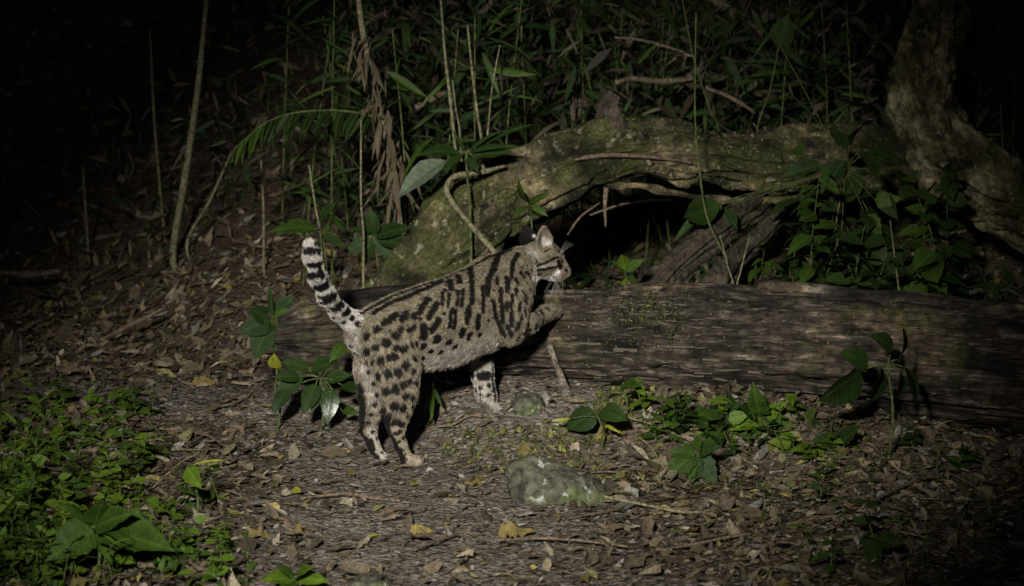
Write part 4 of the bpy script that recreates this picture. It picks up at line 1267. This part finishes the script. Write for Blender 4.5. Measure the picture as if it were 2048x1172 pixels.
leafy('seedling', 'dim seedling with one hanging leaf near the bottom right corner', (1755, 1150), -.75, [((1750, 1075), (1738, 1145), 'd'), ((1755, 1075), (1800, 1085), 'd')], 'ov', hub=(1752, 1075))
# ---- left foreground
leafy('lobed_plant', 'big blurred lobed leaf plant in the lower left foreground', (190, 1165), -.90, [
    ((185, 1052), (128, 1006), 'g'), ((190, 1050), (205, 996), 'g'), ((195, 1052), (258, 1016), 'g'), ((196, 1058), (350, 1094), 'g'), ((180, 1060), (62, 1088), 'g'), ((186, 1062), (92, 1118), 'g'), ((192, 1062), (230, 1112), 'g'), ((190, 1055), (272, 1060), 'g')], 'lo', hub=(190, 1055), srad=.003, wid=1.15)
leafy('lobed_plant', 'bright leaf cluster cut by the bottom edge left of the low rock', (590, 1200), -.98, [
    ((590, 1160), (528, 1150), 'b'), ((590, 1158), (645, 1148), 'b'), ((588, 1156), (560, 1130), 'g'), ((592, 1156), (615, 1128), 'b'), ((590, 1165), (560, 1180), 'g')], 'ov', hub=(590, 1160), nh=(-.1, -.6, .8))
leafy('herb', 'herb with two hanging leaves at the right edge of the green patch', (395, 1010), -.45, [((375, 935), (400, 975), 'b'), ((370, 932), (345, 950), 'g'), ((385, 930), (440, 908), 'y', 'na')], 'ov', hub=(375, 935))
rr = np.random.default_rng(510)
for i, (px, py, hh, sh) in enumerate([(40, 1060, .20, 'la'), (75, 1000, .17, 'la'), (118, 1020, .16, 'la'), (205, 1000, .13, 'la'), (228, 985, .10, 'la'), (10, 1110, .22, 'la'), (150, 960, .12, 'la'), (20, 1000, .16, 'la')]):
    b = hit(px, py)
    sprig('tall_herb', ['tall narrow leaved herb nearest the left edge of the green patch', 'tall narrow leaved herb second from the left in the green patch', 'tallest upright herb left of the big lobed leaf', 'narrow leaved herb just behind the big lobed leaf', 'narrow leaved herb at the right behind the big lobed leaf', 'tall herb rising from the bottom left corner', 'narrow leaved herb at the upper edge of the green patch', 'tall herb at the left edge above the corner herb'][i], b, hh, 15, sh, 'b' if i % 2 else 'g', .055, 'plant', 'tall herbs in the lower left patch', (.03 * rr.standard_normal() + .02, 0), t0=.15, up=.6, wid=1.2)
x, y, r = region(26000, -1.35, -.45, -1.0, -.1, 620)
gp = lambda x, y: sstep(-.62 - .55 * (y + .75), -.80 - .55 * (y + .75), x + .10 * vn(x * 6, y * 6, 0, 621)) * sstep(-.5, .1, vn(x * 7, y * 7, 0, 622))
kk = r.random(len(x)) < gp(x, y); x, y = x[kk], y[kk]; n = len(x)
sz = .010 + .014 * r.random(n)
scatter_leaves('ground_cover', x, y, sz * 1.5, sz * .8, .5 + .3 * r.random(n), [(0.050, 0.098, 0.010), (0.075, 0.130, 0.014), (0.030, 0.062, 0.008), (0.11, 0.14, 0.02)], [3, 2, 3, .6], .010 + .045 * r.random(n), curl=.5, seed=623, mat='under',
               label='low green ground cover filling the patch at lower left', cat='ground cover')
k = 0
while k < 110:
    px, py = rr.uniform(-30, 470), rr.uniform(815, 1185)
    edge = 455 - max(0, (960 - py)) * 1.15 - 90 * max(0, (py - 1120) / 60) * 0
    if px > edge or (px > 330 and rr.random() < .6): continue
    b = hit(px, py)
    sprig('herb', 'low small leaved herb in the green patch at lower left', b, rr.uniform(.035, .10), int(rr.integers(8, 14)), ['ov', 'ov', 'la', 'ro'][rr.integers(4)], ['g', 'b', 'b', 'b'][rr.integers(4)], rr.uniform(.026, .046), 'plant', 'low herbs in the lower left patch', (.02 * rr.standard_normal(), .02 * rr.standard_normal()))
    k += 1
for i in range(12):
    px, py = rr.uniform(380, 540), rr.uniform(1090, 1185)
    sprig('herb', 'small herb along the bottom edge beside the trail', hit(px, py), rr.uniform(.02, .05), int(rr.integers(5, 9)), 'ov', ['g', 'b'][rr.integers(2)], rr.uniform(.022, .036), 'plant', 'small herbs at the bottom edge')
stem_t = thing('grass_stalk', 'pale curved grass stalk arching out of the green patch', 'grass stalk', hit(290, 990))
pb = np.array(stem_t.location)
stem(stem_t, [pb, at(330, 952, pb[1]), at(365, 922, pb[1]), at(395, 908, pb[1])], [.0018, .0016, .001], 'stem_pale')
for i in range(26):
    px = rr.uniform(1290, 1720); py = 815 + (px - 1000) * .06 + rr.uniform(-5, 75)
    sprig('lobed_herb', 'small lobed herb in the tangle along the foot of the log', hit(px, py), rr.uniform(.03, .09), int(rr.integers(5, 10)), ['lo', 'ov', 'lo'][rr.integers(3)], ['g', 'd', 'b', 'd'][rr.integers(4)], rr.uniform(.03, .055), 'plant', 'lobed herbs along the log foot', (.02 * rr.standard_normal(), -.02))
for i in range(9):
    px = rr.uniform(1020, 1290); py = rr.uniform(835, 900)
    sprig('moss_seedling', 'tiny seedling on the mossy mound between forepaw and sapling', hit(px, py), rr.uniform(.012, .03), 5, 'ov', ['g', 'y', 'b'][i % 3], rr.uniform(.012, .022), 'plant', 'seedlings on the mossy mound')
# small weeds right of the trail and below the log
for i in range(46):
    px, py = rr.uniform(1280, 2040), rr.uniform(850, 1150)
    if py < 800 + (px - 1000) * .075 + 40 or (px < 1500 and py > 950): continue
    sprig('weed', 'small dim weed in the dark litter below the log at right', hit(px, py), rr.uniform(.03, .09), int(rr.integers(5, 11)), ['ov', 'la', 'na'][rr.integers(3)], ['d', 'g', 'd'][rr.integers(3)], rr.uniform(.025, .05), 'plant', 'weeds below the log at right', (.02 * rr.standard_normal(), 0))
for i, (px, py) in enumerate([(1260, 635), (1285, 640), (1305, 625), (1330, 650), (1275, 655), (1345, 690), (1280, 690)]):
    h_, nn = on_log(px, py)
    if h_ is None: continue
    sprig('seedling', 'tiny seedling sprouting from the mossy patch on the log', np.array(h_), .04 + .03 * rr.random(), 8, 'ov', ['g', 'y', 'g'][i % 3], .012, 'plant', 'seedlings on the log', (.008 * rr.standard_normal(), -.01), srad=.0007)

# ---- behind: plant with big leaves on the left shoulder of the arch
leafy('large_leaf_plant', 'plant with large drooping leaves, one glossy with its sheen painted pale, left of the arch', (935, 560), .86, [
    ((893, 322), (790, 392), 'p', 'ov'), ((915, 305), (846, 290), 'd'), ((925, 308), (888, 345), 'd'), ((942, 305), (1030, 272), 'd', 'la'), ((945, 312), (1026, 300), 'd'), ((940, 302), (990, 255), 'd', 'la'), ((930, 302), (906, 262), 'd', 'la'), ((935, 315), (955, 340), 'd'), ((950, 300), (1045, 225), 'd', 'la')], 'ov', 'd', hub=(932, 306), srad=.004, nh=(-.35, -.65, .7), wid=.82)
leafy('large_leaf_plant', 'dark clump of leaves hanging between the stalk and the arch', (760, 560), 1.05, [
    ((745, 470), (700, 455), 'd'), ((750, 475), (812, 440), 'd'), ((748, 478), (720, 530), 'd'), ((752, 478), (790, 520), 'd'), ((748, 470), (740, 425), 'd'), ((755, 480), (830, 490), 'd'), ((745, 480), (690, 500), 'd')], 'ov', hub=(748, 476), srad=.003)
leafy('large_leaf_plant', 'plant holding one lone bright leaf above the tail', (650, 560), .95, [((632, 458), (548, 440), 'g'), ((640, 445), (660, 400), 'd'), ((645, 470), (690, 490), 'd')], 'ov', hub=(640, 460), srad=.003, nh=(-.1, -.6, .8), wid=.8)

# leaning stalk with a drooping frond and a skirt of dead leaves
sb = at(805, 560, 1.25); sb[2] = float(H(sb[0], sb[1]))
st = thing('leaning_stalk', 'leaning pale stalk with dead leaf skirt and a drooping feathery frond', 'plant', sb)
stem(st, [sb, at(800, 385, 1.25), at(772, 270, 1.25), at(745, 160, 1.25), at(725, 60, 1.25), at(712, -40, 1.25)], [.013, .012, .011, .010, .008, .006], 'stem_pale', n=40, seg=9)
RA = catmull([at(768, 238, 1.24), at(690, 222, 1.2), at(600, 224, 1.17), at(530, 246, 1.15), at(478, 292, 1.13)], 40)
stem(st, RA[::3], [.004, .002], 'stem', name='rachis')
for i in range(26):
    p = RA[int(3 + 36 * i / 25)]
    for sgn in (0, 1):
        L_ = .085 * (1 - .25 * abs(i / 25 - .5)) * (.85 + .3 * LR.random())
        d = nrm(np.array([-.50 + .12 * LR.standard_normal(), (-.35 if sgn else .35), -.72 + .12 * LR.standard_normal()]))
        put_leaf(st, p, p + d * L_, 'la', 'd' if i < 19 else 'g', nhint=(-.6, -.6, .5) + .2 * LR.standard_normal(3), wid=1.0, name='leaflet')
for i in range(110):
    u = LR.random()
    p = at(722 + 85 * u + 12 * LR.standard_normal(), 60 + 330 * u, 1.23 + .05 * LR.standard_normal())
    L_ = .04 + .09 * LR.random()
    d = nrm(np.array([.35 * LR.standard_normal() - .25, .3 * LR.standard_normal() - .2, -1 + .3 * LR.standard_normal()]))
    put_leaf(st, p, p + d * L_, 'na' if i % 4 else 'la', 'x', name='dead_leaf', wid=.8)

# thin upright stems in the background: points down the stem, depth, radius, material
ST = [([(415, -20), (395, 180), (372, 340), (346, 500)], 1.9, .010, 'stem_pale', 'tall pale cane slanting through the dark at left'),
      ([(935, 50), (945, 150), (955, 230), (966, 330)], .95, .0042, 'stem_pale', 'short yellow green cane with a cut top left of the arch'),
      ([(880, -20), (890, 110), (898, 180), (912, 330)], 1.1, .0045, 'stem_pale', 'pale upright cane just left of the short cut cane'),
      ([(905, 160), (912, 220), (922, 300)], 1.15, .0030, 'stem_pale', 'thin pale stem between the two canes'),
      ([(1000, 90), (985, 170), (978, 240), (975, 320)], 1.0, .0030, 'stem_pale', 'thin forked stem right of the short cut cane'),
      ([(1392, 25), (1390, 160), (1391, 260), (1400, 350), (1416, 440), (1470, 575)], .95, .0028, 'stem', 'long thin green vine hanging down over the arch'),
      ([(1365, 0), (1388, 120), (1420, 220), (1440, 300)], 1.4, .0025, 'stem', 'fine dark tendril crossing the hanging vine'),
      ([(722, 240), (722, 400), (727, 470), (727, 600)], 1.0, .0034, 'stem_pale', 'straight thin pale stem standing right of the tail'),
      ([(618, 330), (632, 420), (648, 500), (655, 600)], .98, .0034, 'stem_pale', 'slanting thin stem close behind the tail'),
      ([(522, 320), (527, 420), (528, 540)], 1.6, .0038, 'stem_pale', 'faint upright stem left of the tail'),
      ([(465, 300), (420, 400), (375, 480)], 1.9, .0042, 'stem_pale', 'faint stem slanting down towards the tall cane'),
      ([(300, 60), (310, 260), (330, 480)], 2.2, .0042, 'stem_pale', 'dim stem in the darkness left of the tall cane'),
      ([(165, 330), (172, 430), (178, 520)], 2.2, .0042, 'stem_pale', 'dim short stem at the far left'),
      ([(1560, 80), (1540, 180), (1510, 300)], 1.5, .0028, 'stem', 'thin leaning twig above the right part of the arch'),
      ([(1440, 470), (1455, 530), (1470, 600)], .78, .0022, 'stem_pale', 'thin straw beside the slanting root'),
      ([(1500, 470), (1482, 540), (1470, 610)], .76, .0022, 'stem_pale', 'thin straw crossing another beside the slanting root'),
      ([(1680, 400), (1672, 450), (1675, 500)], 1.0, .0025, 'stem_pale', 'pale straw hanging below the arch end'),
      ([(1780, 440), (1790, 520), (1800, 610)], .75, .0022, 'stem_pale', 'thin straw above the log at right'),
      ([(2000, 200), (2005, 300), (1990, 330)], 1.7, .003, 'twig', 'dim twig right of the curved tree')]
for pts, Y_, rad_, mt, lb_ in ST:
    P_ = [at(a, b, Y_) for a, b in pts]
    e = P_[-1].copy(); g_ = float(H(e[0], e[1]))
    if e[2] > g_:
        P_.append(np.array([e[0] + .01, e[1], g_ - .01]))
    t = thing('stem', lb_, 'stem', P_[-1])
    stem(t, P_, [rad_ * .6, rad_, rad_], mt, 'stalk', 36, 7)
    if rad_ > .004 and mt == 'stem_pale':       # nodes of the cane
        for q in (.25, .5, .75):
            c = catmull(P_, 50)[int(q * 49)]
            stem(t, [c - [0, 0, .004], c, c + [0, 0, .004]], [rad_ * .9, rad_ * 1.35, rad_ * .9], mt, 'node', 4, 7)

# dead branches lying in the thicket
for pts, Y_, rad_, lb_ in [([(1230, 165), (1270, 158), (1320, 163), (1390, 157)], 1.55, .008, 'broken dead branch lying level above the arch'),
                           ([(1410, 175), (1460, 195), (1510, 225)], 1.5, .006, 'pale thin branch sloping above the arch'),
                           ([(1420, -10), (1500, 50), (1610, 110)], 2.0, .018, 'dim thick branch sloping across the top right'),
                           ([(1660, 10), (1720, 50), (1770, 90)], 2.0, .014, 'dark branch just left of the curved tree'),
                           ([(1230, 75), (1290, 82), (1370, 105)], 1.4, .004, 'arched green twig above the dead branch'),
                           ([(830, 215), (880, 190), (905, 188)], 1.5, .010, 'reddish dead branch left of the canes'),
                           ([(0, 545), (60, 548), (120, 542)], 1.8, .010, 'dim branch lying on the bank at the left edge'),
                           ([(200, 680), (260, 650), (330, 615)], 1.3, .006, 'dry branch sloping up in the litter at left'),
                           ([(1135, 470), (1160, 435), (1200, 405)], .95, .0030, 'thin bare twig poking out of the hollow'),
                           ([(1180, 430), (1260, 405), (1340, 400)], 1.25, .0035, 'crooked twig inside the hollow under the arch')]:
    P_ = [at(a, b, Y_ + .03 * i) for i, (a, b) in enumerate(pts)]
    stick('branch', lb_, P_, [rad_ * .7, rad_, rad_ * .6], 'twig', 'branch', 24, 9, .5, seed=int(Y_ * 100))

# ---- canes with slender leaves along the top
CANES = [(600, 1.5, 70), (660, 1.4, 10), (820, 1.35, -40), (880, 1.25, 40), (950, 1.2, 0), (1010, 1.3, 40), (1060, 1.9, -20), (1110, 2.0, 60), (1160, 1.95, 0), (1220, 2.0, 30), (1290, 1.9, 60), (1350, 2.0, -20), (1450, 2.0, 20), (1540, 1.7, 40), (1640, 1.7, 0), (1720, 1.6, -30), (700, 1.7, -60), (560, 1.9, 20), (1985, 1.9, 0), (2030, 1.8, 10)]
PLC = ['above the dark left bank', 'beside the leaning stalk', 'right of the leaning stalk', 'over the pale cane', 'over the short cut cane', 'right of the canes', 'above the left arch', 'above the arch crown', 'over the dead stub', 'over the broken dead branch', 'right of the dead branch', 'beside the hanging vine', 'above the right arch', 'under the sloping branch', 'left of the curved tree', 'against the curved tree', 'over the drooping frond', 'left of the frond', 'right of the curved tree', 'at the right edge']
for (px, Y_, lean), pl in zip(CANES, PLC):
    p = at(px, 230, Y_); b = np.array([p[0], Y_, float(H(p[0], Y_))])
    t = thing('leafy_cane', 'thin green cane with slender drooping leaves ' + pl, 'plant', b)
    top = at(px + lean, -60 + 80 * LR.random(), Y_ - .05)
    C = catmull([b - [0, 0, .01], (b + top) / 2 + np.array([.02 * LR.standard_normal(), 0, 0]), top], 40)
    stem(t, C[::4], [.0035, .0018], 'stem')
    for i in range(34):
        q = C[int(39 * (.25 + .75 * (i + .5) / 34))] + .02 * LR.standard_normal(3)
        a = LR.random() * 6.28
        d = nrm(np.array([math.cos(a), .6 * math.sin(a) - .2, -.25 + .45 * LR.standard_normal()]))
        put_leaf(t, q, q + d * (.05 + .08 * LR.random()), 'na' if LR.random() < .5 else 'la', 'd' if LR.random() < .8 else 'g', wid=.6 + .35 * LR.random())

# ---- leafy plants on the bank behind the log, right of the hollow
SPOT = [(1360, 585, .85, .10), (1400, 575, .95, .16), (1445, 590, .80, .12), (1490, 585, .90, .18), (1530, 590, .78, .12), (1560, 570, .95, .22), (1600, 590, .78, .14), (1640, 560, 1.0, .26), (1680, 590, .75, .16), (1720, 580, .85, .22), (1760, 560, 1.0, .28), (1800, 590, .75, .14), (1840, 580, .85, .18), (1900, 590, .8, .14), (1700, 540, 1.1, .32), (1620, 540, 1.1, .30), (1350, 560, 1.0, .15), (1580, 560, 1.05, .28), (1740, 560, 1.05, .34), (1665, 575, .9, .30)]
SPOT += [(1585 + 30 * i + 14 * LR.standard_normal(), 575, .72 + .4 * LR.random(), .2 + .3 * LR.random()) for i in range(12)]
ORD = {int(j): n for n, j in enumerate(np.argsort([q_[0] for q_ in SPOT]))}
NTH = ['first', 'second', 'third', 'fourth', 'fifth', 'sixth', 'seventh', 'eighth', 'ninth', 'tenth', 'eleventh', 'twelfth', 'thirteenth', 'fourteenth', 'fifteenth', 'sixteenth', 'seventeenth', 'eighteenth', 'nineteenth', 'twentieth', '21st', '22nd', '23rd', '24th', '25th', '26th', '27th', '28th', '29th', '30th', '31st', '32nd']
for i, (px, py, Y_, hh) in enumerate(SPOT):
    p = at(px, py, Y_); b = np.array([p[0], Y_, float(H(p[0], Y_))])
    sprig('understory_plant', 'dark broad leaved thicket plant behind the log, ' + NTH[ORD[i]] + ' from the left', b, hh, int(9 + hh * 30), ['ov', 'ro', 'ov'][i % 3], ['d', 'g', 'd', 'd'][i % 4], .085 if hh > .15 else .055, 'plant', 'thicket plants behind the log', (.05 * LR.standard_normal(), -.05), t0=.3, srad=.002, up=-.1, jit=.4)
leafy('understory_plant', 'cluster of big dark leaves draped over the right end of the arch', (1650, 560), 1.0, [
    ((1640, 330), (1570, 345), 'd'), ((1690, 320), (1640, 385), 'd'), ((1720, 300), (1760, 360), 'd'), ((1690, 300), (1660, 250), 'd'), ((1740, 300), (1810, 310), 'd'), ((1715, 340), (1690, 420), 'd'), ((1650, 380), (1590, 430), 'd'), ((1600, 400), (1530, 420), 'd'), ((1760, 380), (1790, 440), 'd'), ((1700, 290), (1720, 230), 'd'), ((1780, 340), (1830, 380), 'd'), ((1590, 310), (1610, 290), 'g', 'ro'), ((1440, 410), (1350, 440), 'd'), ((1450, 415), (1480, 450), 'd'), ((1420, 410), (1345, 480), 'd', 'la'), ((1665, 440), (1630, 500), 'd'), ((1730, 430), (1765, 480), 'g', 'lo'), ((1750, 400), (1800, 400), 'g', 'lo'), ((1560, 90), (1575, 30), 'd', 'ro')], 'ov', hub=(1690, 340), srad=.002)

# ---- undergrowth that reads as one dark mass
def undergrowth(label, n, x0, x1, y0, y1, zmax, seed, pal, pw, ll):
    r = np.random.default_rng(seed)
    x = r.uniform(x0, x1, n); y = r.uniform(y0, y1, n)
    z = H(x, y) + zmax * r.random(n) ** 1.6
    cl = vn(x * 3, y * 2, z * 3, seed)
    k = cl > -.35
    x, y, z = x[k], y[k], z[k]; n = len(x)
    d = nrm(np.stack([r.standard_normal(n), .7 * r.standard_normal(n), -.5 + .8 * r.standard_normal(n)], -1))
    w = nrm(np.cross(d, np.stack([.5 * r.standard_normal(n), -1 + .5 * r.standard_normal(n), .6 + .5 * r.standard_normal(n)], -1)))
    L_ = ll * (.4 + r.random(n) ** 1.5)[:, None]; W_ = L_ * (.03 + .10 * r.random(n) ** 1.5)[:, None]
    b = np.stack([x, y, z], -1)
    sag = np.array([0, 0, -.12]) * L_
    V = np.stack([b, b + d * L_ * .35 + w * W_, b + d * L_ * .35 - w * W_, b + d * L_ * .7 + w * W_ * .7 + sag * .5, b + d * L_ * .7 - w * W_ * .7 + sag * .5, b + d * L_ + sag], 1)
    F = np.array([[0, 1, 2], [1, 3, 2], [2, 3, 4], [3, 5, 4]])
    pal = np.array(pal); kk = r.choice(len(pal), n, p=np.array(pw) / sum(pw))
    c = pal[kk] * (.6 + .8 * r.random((n, 1)))
    o = obj('undergrowth', mesh_data('undergrowth', V.reshape(-1, 3), (F[None] + (np.arange(n) * 6)[:, None, None]).reshape(-1, 3), MAT['under'], False, col=np.repeat(c, 6, 0)))
    tag(o, label, 'undergrowth', kind='stuff')
GRN = [(0.014, 0.032, 0.006), (0.028, 0.056, 0.010), (0.07, 0.054, 0.034), (0.14, 0.11, 0.075), (0.04, 0.033, 0.02)]
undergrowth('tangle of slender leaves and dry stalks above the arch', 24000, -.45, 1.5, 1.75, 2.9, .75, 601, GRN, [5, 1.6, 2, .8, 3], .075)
undergrowth('dim leaf tangle on the bank at the upper left', 5000, -2.2, -.3, 1.7, 4.5, .5, 602, GRN, [3, .6, 2, .8, 3], .06)
undergrowth('leafy tangle between the log and the curved tree', 3500, .25, 1.5, .72, 1.3, .16, 603, GRN, [4, 2, 2, 1, 2], .06)

# ------------------------------------------------------------------ single fallen leaves that stand out
FL = [((408, 772), 46, 'f', 'large ochre fallen leaf on the dim bank left of the cat', 'ov'), ((470, 818), 34, 'f', 'narrow yellow fallen leaf left of the hind paws', 'la'), ((700, 955), 28, 'f', 'yellow fallen leaf just below the left hind paw', 'ov'),
      ((790, 945), 34, 'f', 'yellow fallen leaf just below the right hind paw', 'la'), ((592, 992), 22, 'y', 'small lemon yellow leaf on the bare trail', 'ro'), ((830, 978), 20, 'y', 'tiny yellow leaf right below the hind paws', 'ro'), ((950, 975), 40, 'f', 'tan pointed fallen leaf left of the large rock', 'ov'),
      ((522, 1078), 48, 'f', 'pair of yellow withered leaves near the bottom left of the trail', 'lo'), ((745, 1080), 30, 'y', 'upright yellow chip of leaf at the bottom of the trail', 'la'), ((845, 1070), 44, 'f', 'broken ochre leaf at the lower middle of the trail', 'lo'), ((1035, 1075), 70, 'f', 'large curled golden leaf below the large rock', 'lo'),
      ((1045, 908), 32, 'f', 'round orange leaf at the upper left of the large rock', 'ro'), ((1395, 1078), 56, 'f', 'long orange leaf in the litter at the lower right', 'la'), ((1330, 1030), 44, 'f', 'tan leaf beside the straight twig', 'ov'), ((1215, 945), 40, 'x', 'dry brown leaf above the right end of the large rock', 'ov'),
      ((1545, 907), 30, 'y', 'bright yellow leaf under the lobed clump', 'ro'), ((1603, 902), 34, 'f', 'peach coloured leaf beside the yellow one below the log', 'ro'), ((1355, 912), 24, 'f', 'small tan leaf under the dark lobed plant', 'ro'), ((1440, 965), 26, 'x', 'pale shell like leaf right of the dark lobed plant', 'ro'),
      ((892, 893), 36, 'x', 'pale brown leaf between hind paws and forepaw', 'ov'), ((672, 915), 52, 'x', 'large brown curled leaf left of the hind paws', 'ov'), ((690, 1122), 44, 'x', 'pale grey leaf at the bottom of the trail', 'la'), ((985, 942), 30, 'x', 'whitish dry leaf beside the left edge of the large rock', 'la'),
      ((840, 905), 22, 'y', 'small yellow leaf behind the right hind paw', 'la'), ((300, 660), 60, 'x', 'big grey fallen leaf on the dim bank at left', 'ov'), ((530, 645), 40, 'x', 'pale elongated leaf on the bank left of the dark sapling', 'la'), ((130, 685), 44, 'x', 'pale leaf catching light on the far left bank', 'ov'), ((385, 745), 46, 'x', 'brown leaf at the edge of the trail left of the plant', 'ov'),
      ((60, 470), 70, 'x', 'dim grey leaf mass at the upper left', 'ro'), ((455, 475), 46, 'x', 'pale upright leaf on the bank left of the tail tip', 'ov'), ((1400, 1108), 40, 'x', 'grey curled leaf at the bottom right of the trail', 'ov'), ((1500, 1040), 60, 'x', 'broad brown leaf in the dim litter below the lobed clump', 'ov'), ((1660, 1035), 50, 'x', 'brown leaf in the dim litter under the drooping leaves', 'ov')]
for (p_, w_, m_, lb_, sh_) in FL:
    g_ = hit(*p_); L_ = w_ * mpp(g_[1]) * 1.15
    a = LR.random() * 6.28 if w_ < 40 else LR.uniform(-.5, .5)
    d = np.array([math.cos(a), math.sin(a) * .8, .12]) * L_
    g_[2] = float(H(g_[0], g_[1])) + .009
    t = put_leaf(tag(bpy.data.objects.new('fallen_leaf', None)), g_ - d / 2, g_ + d / 2, sh_, m_, nhint=np.array([-.1, -.55, .8]) + .15 * LR.standard_normal(3), name='fallen_leaf') if False else None
    o = bpy.data.objects.new('fallen_leaf', LM[sh_, m_, int(LR.integers(3))]); COL.objects.link(o)
    dd = nrm(d); n_ = np.array([-.1, -.5, .8]) + .15 * LR.standard_normal(3); n_ = nrm(n_ - dd * (n_ @ dd)); x_ = np.cross(dd, n_)
    o.matrix_basis = Matrix.Translation(Vector(g_ - d / 2)) @ Matrix((Vector(x_ * L_), Vector(dd * L_), Vector(n_ * L_))).transposed().to_4x4()
    tag(o, lb_, 'leaf')
